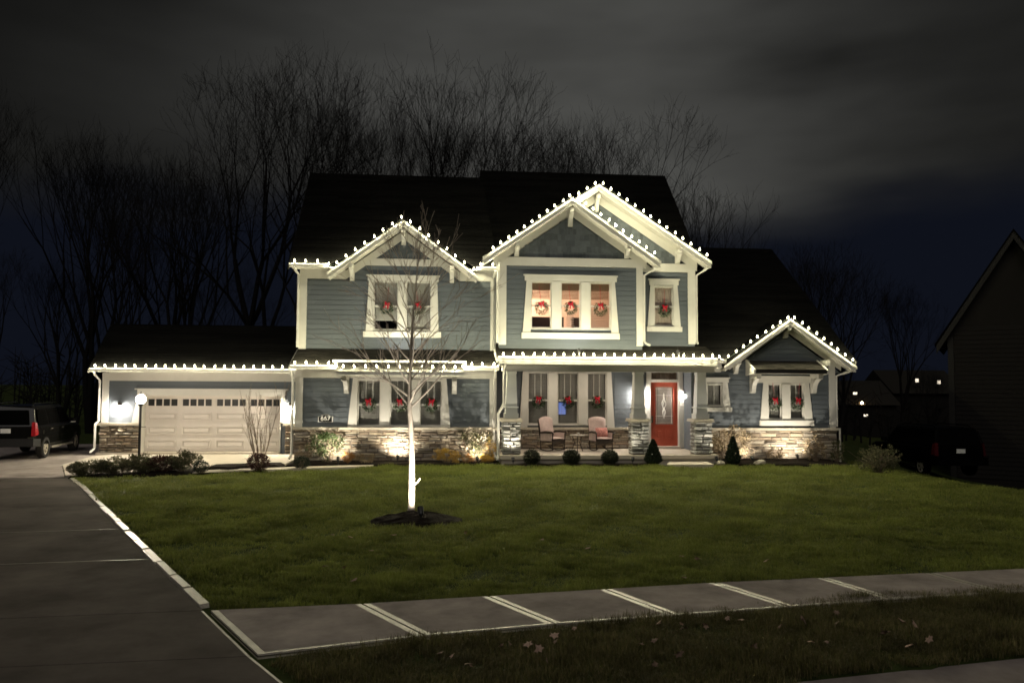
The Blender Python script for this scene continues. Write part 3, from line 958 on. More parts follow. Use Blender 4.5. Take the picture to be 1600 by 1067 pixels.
downspout([(-12.1, 27.66, 2.9), (-12.1, 27.72, 2.80), (-12.07, 28.05, 2.62), (-12.07, 28.08, 1.2), (-12.14, 27.98, 1.08), (-12.14, 27.98, .25), (-12.2, 27.80, .12)])

# ============ left section: lower storey
LY = 25.5
ls = [(-2.86, -2.12), (-1.82, -1.14), (-.84, -.13)]
lo = opening(ls, 1.17, 2.68)
w_ = wall_sheet(LY, -4.85, 1.66, 0.0, 3.1, [lo])
boards(w_, LY, -4.62, 1.45, 1.13, 2.73, [(lo[0] - .3, lo[1] + .3, 1.13, 2.72)])
for x0, x1 in ((-4.86, -4.62), (1.45, 1.68)):
    board('corner_board', x0, x1, LY - .05, LY + .1, 1.13, 3.0)
board('frieze', -4.62, 1.45, LY - .045, LY, 2.73, 3.0)
board('soffit', -4.86, 1.7, 25.05, LY - .05, 3.0, 3.03, 'soffit')
gutter(-4.95, 1.72, 24.95, 3.0, 3.13)
sm = ob('stone_base', M().box(-4.86, 1.66, LY - .05, LY, 0.0, 1.05), 'mortar', HP)
stone_wall(-4.86, 1.66, 0.02, 1.05, LY - .05, sm, hr=(.085, .16), lr=(.26, .62))
board('stone_ledge', -4.92, 1.70, LY - .16, LY, 1.05, 1.13, 'ledge')
window(LY, ls, 1.17, 2.68, cas=[[(-3.17, 1.13), (-2.87, 1.13), (-2.87, 2.73), (-3.02, 2.73)], [(-.12, 1.13), (.16, 1.13), (.02, 2.73), (-.12, 2.73)]], rail=1.86, grille=2)
# ledge boots under the casings
# skirt roof over the lower storey, and the little roof over the bay window
roof_plane((-4.97, 24.97, 3.12), (1.72, 24.97, 3.12), (-4.95, 26.3, 3.71), (1.70, 26.3, 3.71))
ob('rake_board', M().prism([(24.97, 2.98), (26.3, 3.56), (26.3, 3.68), (24.97, 3.10)], -4.99, -4.96, 'x'), 'trim', HP)
roof_plane((-3.42, 24.42, 3.02), (.56, 24.42, 3.02), (-3.42, 25.0, 3.235), (.56, 25.0, 3.235))
board('bay_fascia', -3.42, .56, 24.40, 24.44, 2.79, 2.985)
board('bay_fascia', -3.45, .59, 24.37, 24.40, 2.93, 3.0)
ob('bay_fascia', M().prism([(24.44, 2.80), (25.4, 2.80), (25.4, 3.18), (25.0, 3.17), (24.44, 2.97)], -3.42, -3.38, 'x'), 'trim', HP)
ob('bay_fascia', M().prism([(24.44, 2.80), (25.4, 2.80), (25.4, 3.18), (25.0, 3.17), (24.44, 2.97)], .52, .56, 'x'), 'trim', HP)
board('soffit', -3.38, .52, 24.44, LY - .05, 2.80, 2.83, 'soffit')
board('bay_ridge_board', -3.62, .66, 24.99, 25.06, 3.225, 3.305)
for x in (-3.22, .28):
    bracket(x, LY, 24.6, 2.22, 2.80, w=.16)
downspout([(-4.93, 24.97, 3.0), (-4.93, 25.1, 2.86), (-4.93, 25.43, 2.7), (-4.93, 25.43, .3), (-4.96, 25.25, .14)])
downspout([(1.60, 25.0, 3.0), (1.60, 25.05, 2.88), (1.60, 25.40, 2.74), (1.60, 25.40, .3), (1.63, 25.2, .14)])

# ============ left section: upper storey with gable
UY, UF = 26.3, 25.7
us = [(-2.47, -1.64), (-1.38, -.52)]
uo = opening(us, 4.37, 6.03)
PK = (-1.48, 8.02)                                     # gable peak, top of the rake
FL, FR = (-3.94, 6.22), (1.0, 6.20)
def xr_left(z):
    zz = z + .52
    t = (PK[1] - zz) / (PK[1] - FL[1])
    return PK[0] - (PK[0] - FL[0]) * t, PK[0] + (FR[0] - PK[0]) * t
w_ = wall_sheet(UY, -4.92, 1.70, 3.6, 6.15, [uo])
boards(w_, UY, -4.70, 1.5, 3.72, 6.08, [(uo[0] - .12, uo[1] + .12, 4.1, 6.2)])
def xr_mid(z):
    a, b = xr_left(z)
    return max(a, -3.6), min(b, .75)
boards(w_, UY, -3.7, .8, 6.08, 6.56, [], xr=xr_mid)
gw_ = gable_sheet(UY, xr_left, 6.1, 7.45)
shake_field(gw_, UY, 6.83, 7.45, xr_left)
board('corner_board', -4.94, -4.70, UY - .05, UY + .1, 3.7, 6.38)
board('corner_board', 1.5, 1.68, UY - .05, UY + .1, 3.7, 6.38)
ob('frieze', M().prism([(-4.70, 6.08), (-3.41, 6.08), (-3.41, 6.37), (-3.5, 6.42), (-4.70, 6.42)], UY - .045, UY - .024), 'trim', HP)
ob('frieze', M().prism([(.45, 6.08), (1.5, 6.08), (1.5, 6.42), (.5, 6.42), (.45, 6.37)], UY - .045, UY - .024), 'trim', HP)
ob('belly_band', M().prism([(-3.03, 6.56), (.07, 6.56), (-.24, 6.80), (-2.72, 6.80)], UY - .05, UY - .022), 'trim', HP)
for (xa, za), sgn in ((FL, -1), (FR, 1)):
    # rake fascia in front, frieze on the wall, soffit between
    ob('rake_board', M().slope(xa, za, PK[0], PK[1], .20, UF, UF + .035), 'trim', HP)
    ob('rake_board', M().slope(xa + sgn * .02, za + .0, PK[0], PK[1] + .015, .085, UF - .03, UF - .001), 'trim', HP)
    ob('rake_frieze', M().slope(PK[0] + sgn * 1.93, 6.37, PK[0], PK[1] - .24, .29, UY - .055, UY - .02), 'trim', HP)
    ob('soffit', M().slope(xa, za - .17, PK[0], PK[1] - .17, .02, UF + .035, UY - .055), 'soffit', HP)
gutter(-5.2, -3.92, 25.66, 6.38, 6.50)
gutter(.98, 1.70, 25.66, 6.38, 6.50)
board('soffit', -5.15, -3.5, 25.76, UY - .05, 6.385, 6.41, 'soffit')
board('soffit', .6, 1.7, 25.76, UY - .05, 6.385, 6.41, 'soffit')
bracket(PK[0], UY, UF, 7.28, 7.74, w=.15)
bracket(-3.20, UY, UF, 6.02, 6.55, w=.15)
bracket(.17, UY, UF, 6.0, 6.53, w=.15)
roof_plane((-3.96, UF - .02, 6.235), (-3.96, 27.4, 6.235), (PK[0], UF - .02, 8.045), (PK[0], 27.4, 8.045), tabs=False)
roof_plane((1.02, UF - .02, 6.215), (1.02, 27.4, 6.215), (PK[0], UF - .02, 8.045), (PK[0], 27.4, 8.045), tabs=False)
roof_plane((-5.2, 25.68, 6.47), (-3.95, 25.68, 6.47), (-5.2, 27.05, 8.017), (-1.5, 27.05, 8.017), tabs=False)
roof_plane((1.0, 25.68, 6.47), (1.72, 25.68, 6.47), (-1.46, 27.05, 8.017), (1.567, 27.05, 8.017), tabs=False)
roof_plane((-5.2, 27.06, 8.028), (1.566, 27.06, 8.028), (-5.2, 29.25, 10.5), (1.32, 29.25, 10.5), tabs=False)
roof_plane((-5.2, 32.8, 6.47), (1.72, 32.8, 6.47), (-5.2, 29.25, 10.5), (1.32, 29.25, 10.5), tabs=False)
ob('rake_board', M().prism([(25.68, 6.30), (29.25, 10.33), (32.8, 6.30), (32.8, 6.42), (29.25, 10.45), (25.68, 6.42)], -5.22, -5.18, 'x'), 'shadetrim', HP)
ob('wall', M().prism([(UY + .12, 0), (32.6, 0), (32.6, 6.4), (29.25, 10.2), (UY + .12, 6.8)], -4.92, -4.82, 'x'), 'siding', HP)
ob('wall', M().box(-4.85, -4.75, LY + .12, UY + .1, 0, 3.2), 'siding', HP)
window(UY, us, 4.37, 6.03, head=(-2.68, -.28, 6.04, 6.20), sill=(-2.80, -.18, 4.12, 4.31),
       cas=[[(-2.72, 4.31), (-2.48, 4.31), (-2.48, 6.04), (-2.64, 6.04)], [(-.51, 4.31), (-.26, 4.31), (-.33, 6.04), (-.51, 6.04)]], rail=5.18, grille=0, blinds=(4.72, 4.42))
downspout([(-5.0, 25.7, 6.38), (-5.0, 25.8, 6.28), (-4.97, 26.2, 6.2), (-4.97, 26.22, 3.75)])
downspout([(1.62, 25.7, 6.38), (1.62, 25.8, 6.28), (1.60, 26.22, 6.2), (1.60, 26.22, 3.75)])

# ============ tower (central projecting upper room)
TY, TF = 25.3, 24.8
ts = [(2.79, 3.48), (3.79, 4.47), (4.78, 5.49)]
to = opening(ts, 4.42, 5.98)
TP = (4.10, 8.70)
TL, TR = (1.18, 6.67), (7.06, 6.66)
def xr_tower(z):
    zz = z + .50
    t = (TP[1] - zz) / (TP[1] - TL[1])
    return TP[0] - (TP[0] - TL[0]) * t, TP[0] + (TR[0] - TP[0]) * t
w_ = wall_sheet(TY, 1.74, 6.56, 3.3, 6.80, [to])
boards(w_, TY, 1.97, 6.36, 3.90, 6.50, [(to[0] - .12, to[1] + .12, 4.1, 6.2)])
gw_ = gable_sheet(TY, xr_tower, 6.7, 8.15)
shake_field(gw_, TY, 6.79, 8.12, lambda z: (max(xr_tower(z)[0], 1.95), min(xr_tower(z)[1], 6.3)))
board('corner_board', 1.73, 1.97, TY - .05, TY + .1, 3.86, 6.50)
board('corner_board', 6.36, 6.58, TY - .05, TY + .1, 3.86, 6.50)
board('belly_band', 1.73, 6.58, TY - .06, TY - .0, 6.50, 6.78)
for (xa, za), sgn in ((TL, -1), (TR, 1)):
    ob('rake_board', M().slope(xa, za, TP[0], TP[1], .22, TF, TF + .035), 'trim', HP)
    ob('rake_board', M().slope(xa + sgn * .02, za, TP[0], TP[1] + .015, .09, TF - .03, TF - .001), 'trim', HP)
    ob('rake_frieze', M().slope(xa - sgn * .35, za + .24 - .20, TP[0], TP[1] - .20, .26, TY - .055, TY - .022), 'trim', HP)
    ob('soffit', M().slope(xa, za - .19, TP[0], TP[1] - .19, .02, TF + .035, TY - .055), 'soffit', HP)
bracket(TP[0], TY, TF, 7.84, 8.38, w=.15)
bracket(2.30, TY, TF, 6.80, 7.22, w=.15)
bracket(6.02, TY, TF, 6.80, 7.24, w=.15)
roof_plane((1.16, TF - .02, 6.675), (1.16, 25.46, 6.675), (TP[0], TF - .02, 8.725), (TP[0], 25.46, 8.725), tabs=False)
roof_plane((7.08, TF - .02, 6.665), (7.08, 25.97, 6.665), (TP[0], TF - .02, 8.725), (TP[0], 25.97, 8.725), tabs=False)
ob('wall', M().box(1.74, 1.84, TY + .12, 29, 3.3, 6.8), 'siding', HP)
ob('wall', M().box(6.46, 6.56, TY + .12, 26.0, 3.3, 6.9), 'siding', HP)
window(TY, ts, 4.42, 5.98, head=(2.58, 5.68, 6.0, 6.16), sill=(2.48, 5.77, 4.07, 4.27),
       cas=[[(2.52, 4.27), (2.78, 4.27), (2.78, 6.0), (2.64, 6.0)], [(5.50, 4.27), (5.75, 4.27), (5.62, 6.0), (5.50, 6.0)]], rail=5.18, blinds=False, room=False)
downspout([(6.95, 24.95, 6.5), (6.92, 25.05, 6.42), (6.63, 25.28, 6.25), (6.63, 25.29, 4.02), (6.66, 25.15, 3.93), (6.75, 25.02, 3.88)])
downspout([(1.66, 24.95, 6.5), (1.66, 25.05, 6.42), (1.68, 25.22, 6.3), (1.68, 25.22, 3.92)])
# lit bedroom behind the tower windows
rm = M()
rx0, rx1, ry0, ry1, rz0, rz1 = 2.0, 6.3, TY + .125, TY + 3.4, 3.95, 6.45
rm.add([(rx0, ry0, rz0), (rx1, ry0, rz0), (rx1, ry1, rz0), (rx0, ry1, rz0), (rx0, ry0, rz1), (rx1, ry0, rz1), (rx1, ry1, rz1), (rx0, ry1, rz1)],
       [(0, 1, 2, 3), (4, 7, 6, 5), (1, 5, 6, 2), (2, 6, 7, 3), (3, 7, 4, 0)])
ob('room_interior', rm, 'roomwall', HP)
for (a, b) in ts:
    mm = M()
    z = 5.42
    while z < 5.94:
        mm.box(a + .05, b - .05, TY + .135, TY + .139, z, z + .028)
        z += .045
    ob('woven_shade', mm, 'woven', HP, kind='stuff')
ob('roller_shade', M().box(2.82, 5.46, TY + .150, TY + .153, 5.72, 5.95), 'curtain', HP)
mm = blind_mesh(4.83, 5.44, 4.46, 5.06, TY + .14, pitch=.06, tilt=35, w=.045)
ob('blind', mm, 'blind', HP, kind='stuff')
mm = blind_mesh(4.0, 4.27, 4.46, 4.95, TY + .14, pitch=.06, tilt=35, w=.045)
ob('blind', mm, 'blind', HP, kind='stuff')

# ============ rear gable beside the tower
RY, RF = 26.0, 25.5
RP = (5.13, 9.36)
RL, RR = (1.2, 6.80), (9.03, 6.80)
def xr_rear(z):
    zz = z + .5
    t = (RP[1] - zz) / (RP[1] - RL[1])
    return RP[0] - (RP[0] - RL[0]) * t, RP[0] + (RR[0] - RP[0]) * t
rs = [(7.16, 7.84)]
ro = opening(rs, 4.60, 5.97)
w_ = wall_sheet(RY, 6.56, 8.60, 3.4, 6.85, [ro])
boards(w_, RY, 6.6, 8.36, 4.0, 6.48, [(ro[0] - .12, ro[1] + .12, 4.4, 6.2)])
gw_ = gable_sheet(RY, lambda z: (max(3.2, xr_rear(z)[0]), min(8.6, xr_rear(z)[1])), 6.8, 8.8)
shake_field(gw_, RY, 6.80, 8.80, lambda z: (max(4.2, xr_rear(z)[0]), min(8.5, xr_rear(z)[1])))
board('corner_board', 8.36, 8.62, RY - .05, RY + .1, 3.98, 6.48)
board('belly_band', 6.6, 8.62, RY - .06, RY, 6.48, 6.77)
for (xa, za), sgn in ((RL, -1), (RR, 1)):
    ob('rake_board', M().slope(xa, za, RP[0], RP[1], .22, RF, RF + .035), 'trim', HP)
    ob('rake_board', M().slope(xa + sgn * .02, za, RP[0], RP[1] + .015, .09, RF - .03, RF - .001), 'trim', HP)
    ob('rake_frieze', M().slope(xa - sgn * .35, za + .22 - .20, RP[0], RP[1] - .20, .30, RY - .055, RY - .022), 'trim', HP)
    ob('soffit', M().slope(xa, za - .19, RP[0], RP[1] - .19, .02, RF + .035, RY - .055), 'soffit', HP)
bracket(RP[0], RY, RF, 8.52, 9.05, w=.13)
bracket(7.98, RY, RF, 6.78, 7.22, w=.15)
roof_plane((1.18, RF - .02, 6.805), (1.18, 29.5, 6.805), (RP[0], RF - .02, 9.385), (RP[0], 29.5, 9.385), tabs=False)
roof_plane((9.05, RF - .02, 6.805), (9.05, 29.5, 6.805), (RP[0], RF - .02, 9.385), (RP[0], 29.5, 9.385), tabs=False)
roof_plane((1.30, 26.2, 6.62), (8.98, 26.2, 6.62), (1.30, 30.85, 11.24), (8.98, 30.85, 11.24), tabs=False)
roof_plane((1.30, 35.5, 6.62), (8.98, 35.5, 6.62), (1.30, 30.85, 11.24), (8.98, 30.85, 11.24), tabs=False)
ob('rake_board', M().prism([(26.2, 6.45), (30.85, 11.07), (35.5, 6.45), (35.5, 6.57), (30.85, 11.19), (26.2, 6.57)], 8.97, 9.0, 'x'), 'shadetrim', HP)
ob('wall', M().prism([(RY + .12, 0), (35.3, 0), (35.3, 6.5), (30.85, 11.0), (RY + .12, 6.6)], 8.5, 8.6, 'x'), 'siding', HP)
ob('wall', M().prism([(29.0, 6), (32.7, 6), (30.85, 11.0)], 1.34, 1.42, 'x'), 'siding', HP)
ob('wall', M().box(-4.8, 8.5, 32.5, 32.6, 0, 6.5), 'siding', HP)
window(RY, rs, 4.60, 5.97, head=(6.99, 8.02, 6.02, 6.19), sill=(6.88, 8.13, 4.40, 4.57),
       cas=[[(6.92, 4.57), (7.15, 4.57), (7.15, 6.02), (7.03, 6.02)], [(7.85, 4.57), (8.09, 4.57), (7.98, 6.02), (7.85, 6.02)]], rail=5.27, blinds=False, room=False)
ob('curtain', M().add([(7.0 + i * .05, RY + .16 + .02 * (i % 2), z) for i in range(21) for z in (4.4, 6.1)], [(2 * i, 2 * i + 2, 2 * i + 3, 2 * i + 1) for i in range(20)]), 'roomwall', HP)
ob('room_interior', M().add([(6.7, RY + .13, 4.2), (8.4, RY + .13, 4.2), (8.4, RY + 1.6, 4.2), (6.7, RY + 1.6, 4.2), (6.7, RY + .13, 6.4), (8.4, RY + .13, 6.4), (8.4, RY + 1.6, 6.4), (6.7, RY + 1.6, 6.4)],
   [(0, 1, 2, 3), (4, 7, 6, 5), (1, 5, 6, 2), (2, 6, 7, 3), (3, 7, 4, 0)]), 'roomwall', HP)
downspout([(8.95, 25.6, 6.62), (8.90, 25.7, 6.55), (8.67, 25.98, 6.38), (8.67, 25.99, 4.08), (8.67, 25.9, 4.0)])

# ============ porch
PY = 27.0
ps = [(2.88, 3.62), (3.94, 4.68), (5.0, 5.70)]
po = opening(ps, 1.15, 2.98)
dr = (7.30, 8.30, 0.40, 2.66)                         # door opening
w_ = wall_sheet(PY, 1.70, 8.80, 0.28, 3.2, [po, (dr[0] - .03, dr[1] + .03, .28, 3.02)])
boards(w_, PY, 1.72, 8.78, 1.05, 3.08, [(po[0] - .26, po[1] + .26, 1.0, 3.1), (dr[0] - .2, dr[1] + .2, .2, 3.1)])
for xa, xb in ((1.72, 7.10), (8.52, 8.79)):
    sm = ob('stone_base', M().box(xa, xb, PY - .05, PY, .28, .97), 'mortar', HP)
    stone_wall(xa, xb, .32, .97, PY - .05, sm, single=False)
    board('stone_ledge', xa, xb, PY - .14, PY, .97, 1.05, 'ledge')
window(PY, ps, 1.15, 2.98, cas=[[(2.58, 1.05), (2.87, 1.05), (2.87, 3.05), (2.70, 3.05)], [(5.71, 1.05), (5.98, 1.05), (5.86, 3.05), (5.71, 3.05)]], rail=2.0, grille=2)
board('window_head', 2.5, 6.1, PY - .07, PY, 3.03, 3.12)
# the door
dm = M()
dm.box(dr[0] - .03, dr[0] + .0, PY - .05, PY + .12, .34, 2.66); dm.box(dr[1], dr[1] + .03, PY - .05, PY + .12, .34, 2.66)
dm.box(dr[0] - .03, dr[1] + .03, PY - .05, PY + .12, 2.66, 2.76)
dframe = ob('door_frame', dm, 'trim', HP)
ob('door_casing', M().prism([(dr[0] - .26, .34), (dr[0] - .03, .34), (dr[0] - .03, 3.08), (dr[0] - .15, 3.08)], PY - .065, PY - .026), 'trim', HP)
ob('door_casing', M().prism([(dr[1] + .03, .34), (dr[1] + .26, .34), (dr[1] + .15, 3.08), (dr[1] + .03, 3.08)], PY - .065, PY - .026), 'trim', HP)
board('door_sill', dr[0] - .05, dr[1] + .05, PY - .18, PY + .1, .30, .39, 'slabpale')
dx0, dx1, dz0, dz1 = dr[0] + .005, dr[1] - .005, .395, 2.655
DY2 = PY + .04
gx0, gx1, gz0, gz1 = dx0 + .17, dx1 - .17, dz0 + .76, dz1 - .16
bd = M()
bd.box(dx0, gx0, DY2, DY2 + .045, dz0, dz1); bd.box(gx1, dx1, DY2, DY2 + .045, dz0, dz1)
bd.box(gx0, gx1, DY2, DY2 + .045, dz0, gz0); bd.box(gx0, gx1, DY2, DY2 + .045, gz1, dz1)
door = ob('front_door', bd, 'red', HP)
for a, b in ((dx0 + .19, (dx0 + dx1) / 2 - .05), ((dx0 + dx1) / 2 + .05, dx1 - .19)):
    pm = M()
    for (u0, u1, v0, v1) in ((a, b, dz0 + .26, dz0 + .285), (a, b, dz0 + .575, dz0 + .60), (a, a + .025, dz0 + .285, dz0 + .575), (b - .025, b, dz0 + .285, dz0 + .575)):
        pm.box(u0, u1, DY2 - .014, DY2, v0, v1)
    pm.hexa([(a + .045, DY2, dz0 + .305), (b - .045, DY2, dz0 + .305), (b - .045, DY2, dz0 + .555), (a + .045, DY2, dz0 + .555)],
            [(a + .07, DY2 - .012, dz0 + .33), (b - .07, DY2 - .012, dz0 + .33), (b - .07, DY2 - .012, dz0 + .53), (a + .07, DY2 - .012, dz0 + .53)])
    ob('door_panel', pm, 'red', door)
lf = M()
for (u0, u1, v0, v1) in ((gx0 - .03, gx1 + .03, gz0 - .03, gz0), (gx0 - .03, gx1 + .03, gz1, gz1 + .03), (gx0 - .03, gx0, gz0, gz1), (gx1, gx1 + .03, gz0, gz1)):
    lf.box(u0, u1, DY2 - .018, DY2 + .002, v0, v1)
ob('glass_frame', lf, 'red', door)
ob('pane', M().add([(gx0, DY2 + .02, gz0), (gx1, DY2 + .02, gz0), (gx1, DY2 + .02, gz1), (gx0, DY2 + .02, gz1)], [(0, 1, 2, 3)]), 'frost', door)
ld = M()
cx = (gx0 + gx1) / 2
for x in (gx0 + .05, gx1 - .05):
    ld.box(x - .005, x + .005, DY2 + .008, DY2 + .018, gz0 + .03, gz1 - .03)
for z in (gz0 + .06, gz1 - .06, gz0 + .3, gz1 - .3):
    ld.box(gx0 + .01, gx1 - .01, DY2 + .010, DY2 + .017, z - .004, z + .004)
hgt = gz1 - gz0
for amp, ph, w0 in ((.075, 0.0, .022), (-.075, 0.0, .022), (.045, 1.1, .014)):
    pts = []; rad = []
    for i in range(25):
        q = i / 24
        pts.append((cx + amp * math.sin(q * math.pi * 2.6 + ph) * math.sin(q * math.pi), DY2 + .012, gz0 + hgt * (.16 + .68 * q)))
        rad.append(w0 * (0.25 + 1.0 * math.sin(q * math.pi) ** 2 * (0.5 + 0.5 * math.sin(q * 9 + ph))))
    ld.tube(pts, rad, 5)
ob('leaded_scroll', ld, 'lead', door)
ob('door_handle', M().box(dx0 + .03, dx0 + .08, DY2 - .06, DY2 - .002, 1.22, 1.46).tube([(dx0 + .055, DY2 - .07, 1.25), (dx0 + .055, DY2 - .10, 1.33), (dx0 + .055, DY2 - .07, 1.41)], .014, 6), 'bronze', door)
tw = ob('transom_window', M().box(dr[0] - .03, dr[0] + .02, PY - .04, PY + .1, 2.76, 3.06).box(dr[1] - .02, dr[1] + .03, PY - .04, PY + .1, 2.76, 3.06).box(dr[0] + .02, dr[1] - .02, PY - .04, PY + .1, 3.01, 3.06), 'trim', HP)
ob('pane', M().add([(dr[0] + .02, PY + .05, 2.76), (dr[1] - .02, PY + .05, 2.76), (dr[1] - .02, PY + .05, 3.01), (dr[0] + .02, PY + .05, 3.01)], [(0, 1, 2, 3)]), 'glass', tw)
ob('curtain', M().add([(dr[0] - .05 + i * .05, PY + .12 + .015 * (i % 2), z) for i in range(23) for z in (2.6, 3.1)], [(2 * i, 2 * i + 2, 2 * i + 3, 2 * i + 1) for i in range(22)]), 'curtain', tw)
board('window_head', dr[0] - .2, dr[1] + .2, PY - .07, PY, 3.08, 3.14)
# porch structure
slabm = M().box(1.75, 8.86, 24.45, PY, .18, .30)
slabm.box(1.80, 8.82, 24.52, PY, -.05, .18)
ob('porch_slab', slabm, 'slabpale', HP)
board('porch_ceiling', 1.68, 8.82, 24.2, PY, 3.15, 3.18, 'soffit')
board('porch_beam', 1.80, 8.80, 24.62, 24.92, 2.98, 3.15)
gutter(1.62, 8.72, 24.06, 3.28, 3.43)
board('porch_fascia', 1.66, 8.70, 24.085, 24.12, 3.19, 3.275)
roof_plane((1.60, 24.08, 3.42), (8.80, 24.08, 3.42), (1.66, 26.0, 3.90), (8.95, 26.0, 3.90))
ob('rake_board', M().prism([(24.08, 3.24), (25.3, 3.56), (25.3, 3.70), (24.08, 3.40)], 1.58, 1.62, 'x'), 'trim', HP)
def porch_column(x, wt, wb):
    pier = ob('column_pier', M().box(x - .26, x + .26, 24.68, 25.18, .28, 1.36), 'mortar', HP)
    stone_wall(x - .30, x + .30, .32, 1.36, 24.68, pier, mt='greystone', hr=(.085, .14), lr=(.2, .42), depth=.09)
    stone_wall(24.68, 25.18, .32, 1.36, x - .26, pier, mt='greystone', single=False, face='x', hr=(.085, .14), lr=(.2, .4), depth=.08)
    ob('pier_cap', M().hexa([(x - .35, 24.56, 1.36), (x + .35, 24.56, 1.36), (x + .35, 25.30, 1.36), (x - .35, 25.30, 1.36)], [(x - .33, 24.58, 1.45), (x + .33, 24.58, 1.45), (x + .33, 25.28, 1.45), (x - .33, 25.28, 1.45)]), 'ledge', HP)
    y0 = 24.93
    sh_ = ob('column_shaft', M().hexa([(x - wb, y0 - wb, 1.45), (x + wb, y0 - wb, 1.45), (x + wb, y0 + wb, 1.45), (x - wb, y0 + wb, 1.45)],
                                [(x - wt, y0 - wt, 2.98), (x + wt, y0 - wt, 2.98), (x + wt, y0 + wt, 2.98), (x - wt, y0 + wt, 2.98)]), 'column', HP)
    for z, h, o_ in ((1.46, .16, .025), (1.80, .035, .02)):
        q = wb + o_
        ob('column_band', M().box(x - q, x + q, y0 - q, y0 + q, z, z + h), 'column', sh_)
    ob('column_band', M().box(x - wt - .02, x + wt + .02, y0 - wt - .02, y0 + wt + .02, 2.90, 2.975), 'column', sh_)
porch_column(2.12, .145, .20)
porch_column(6.32, .14, .20)
porch_column(8.42, .13, .20)
downspout([(1.88, 24.12, 3.28), (1.88, 24.2, 3.18), (1.86, 24.62, 2.98), (1.86, 24.62, 1.95), (1.80, 24.62, 1.80), (1.69, 24.66, 1.62), (1.69, 24.66, .3), (1.67, 24.55, .14)])

# ============ right wing
WY, WF = 25.9, 25.4
ws = [(11.16, 11.64), (11.94, 12.44)]
woo = opening(ws, 1.40, 2.62)
w2 = [(8.98, 9.52)]
woo2 = opening(w2, 1.86, 2.60)
WP = (11.78, 4.85)
WLf, WRf = (9.46, 3.24), (14.1, 3.24)
def xr_wing(z):
    zz = z + .42
    t = (WP[1] - zz) / (WP[1] - WLf[1])
    return WP[0] - (WP[0] - WLf[0]) * t, WP[0] + (WRf[0] - WP[0]) * t
w_ = wall_sheet(WY, 8.80, 13.56, -.4, 3.05, [woo, woo2])
hol = [(woo[0] - .24, woo[1] + .24, 1.2, 2.9), (8.7, woo2[1] + .2, 1.68, 2.80)]
boards(w_, WY, 8.82, 13.36, 1.10, 3.02, hol)
def xr_w2(z):
    a, b = xr_wing(z)
    return max(a, 8.82), min(b, 13.36)
boards(w_, WY, 8.82, 13.36, 3.02, 4.50, [], xr=xr_w2)
gable_sheet(WY, xr_wing, 3.0, 4.43)
board('corner_board', 13.36, 13.58, WY - .05, WY + .1, 1.10, 3.35)
board('frieze', 8.82, 9.30, WY - .045, WY, 3.02, 3.25)
ob('frieze', M().prism([(9.30, 3.02), (9.46, 3.02), (9.75, 3.25), (9.30, 3.25)], WY - .045, WY), 'trim', HP)
sm = ob('stone_base', M().box(8.82, 13.60, WY - .05, WY, -.35, 1.02), 'mortar', HP)
stone_wall(8.82, 13.60, -.15, 1.02, WY - .05, sm, hr=(.08, .15), lr=(.25, .60))
board('stone_ledge', 8.80, 13.66, WY - .16, WY, 1.02, 1.10, 'ledge')
for (xa, za), sgn in ((WLf, -1), (WRf, 1)):
    ob('rake_board', M().slope(xa, za, WP[0], WP[1], .20, WF, WF + .035), 'trim', HP)
    ob('rake_board', M().slope(xa + sgn * .02, za, WP[0], WP[1] + .015, .085, WF - .03, WF - .001), 'trim', HP)
    ob('rake_frieze', M().slope(xa - sgn * .3, za + .03, WP[0], WP[1] - .18, .18, WY - .055, WY - .025), 'trim', HP)
    ob('soffit', M().slope(xa, za - .17, WP[0], WP[1] - .17, .02, WF + .035, WY - .055), 'soffit', HP)
bracket(WP[0], WY, WF, 4.22, 4.64, w=.14)
bracket(9.98, WY, WF, 2.96, 3.45, w=.14)
bracket(13.12, WY, WF, 3.05, 3.45, w=.14)
gutter(8.7, 9.5, 25.36, 3.32, 3.45)
board('soffit', 8.7, 9.6, 25.48, WY - .05, 3.30, 3.32, 'soffit')
board('frieze', 8.7, 9.35, 25.44, 25.48, 3.14, 3.32)
roof_plane((9.44, WF - .02, 3.255), (9.44, 27.5, 3.255), (WP[0], WF - .02, 4.875), (WP[0], 27.5, 4.875), tabs=False)
roof_plane((14.12, WF - .02, 3.255), (14.12, 27.5, 3.255), (WP[0], WF - .02, 4.875), (WP[0], 27.5, 4.875), tabs=False)
roof_plane((8.62, 25.42, 3.45), (9.46, 25.42, 3.45), (8.62, 27.30, 4.856), (11.76, 27.30, 4.856), tabs=False)
roof_plane((14.08, 25.42, 3.45), (14.12, 25.42, 3.45), (11.80, 27.30, 4.856), (14.12, 27.30, 4.856), tabs=False)
roof_plane((8.62, 27.31, 4.863), (14.12, 27.31, 4.863), (8.62, 32.2, 8.52), (14.12, 32.2, 8.52), tabs=False)
roof_plane((8.62, 39.0, 3.45), (14.12, 39.0, 3.45), (8.62, 32.2, 8.52), (14.12, 32.2, 8.52), tabs=False)
ob('rake_board', M().prism([(25.42, 3.30), (32.2, 8.37), (39.0, 3.30), (39.0, 3.41), (32.2, 8.48), (25.42, 3.41)], 14.10, 14.14, 'x'), 'shadetrim', HP)
ob('wall', M().prism([(WY + .12, -1.2), (38.8, -1.2), (38.8, 3.2), (32.2, 8.2), (WY + .12, 3.5)], 13.46, 13.56, 'x'), 'siding', HP)
sw = ob('wall', M().box(8.80, 8.9, WY + .12, PY + .1, .2, 3.3), 'siding', HP)
z = 1.05
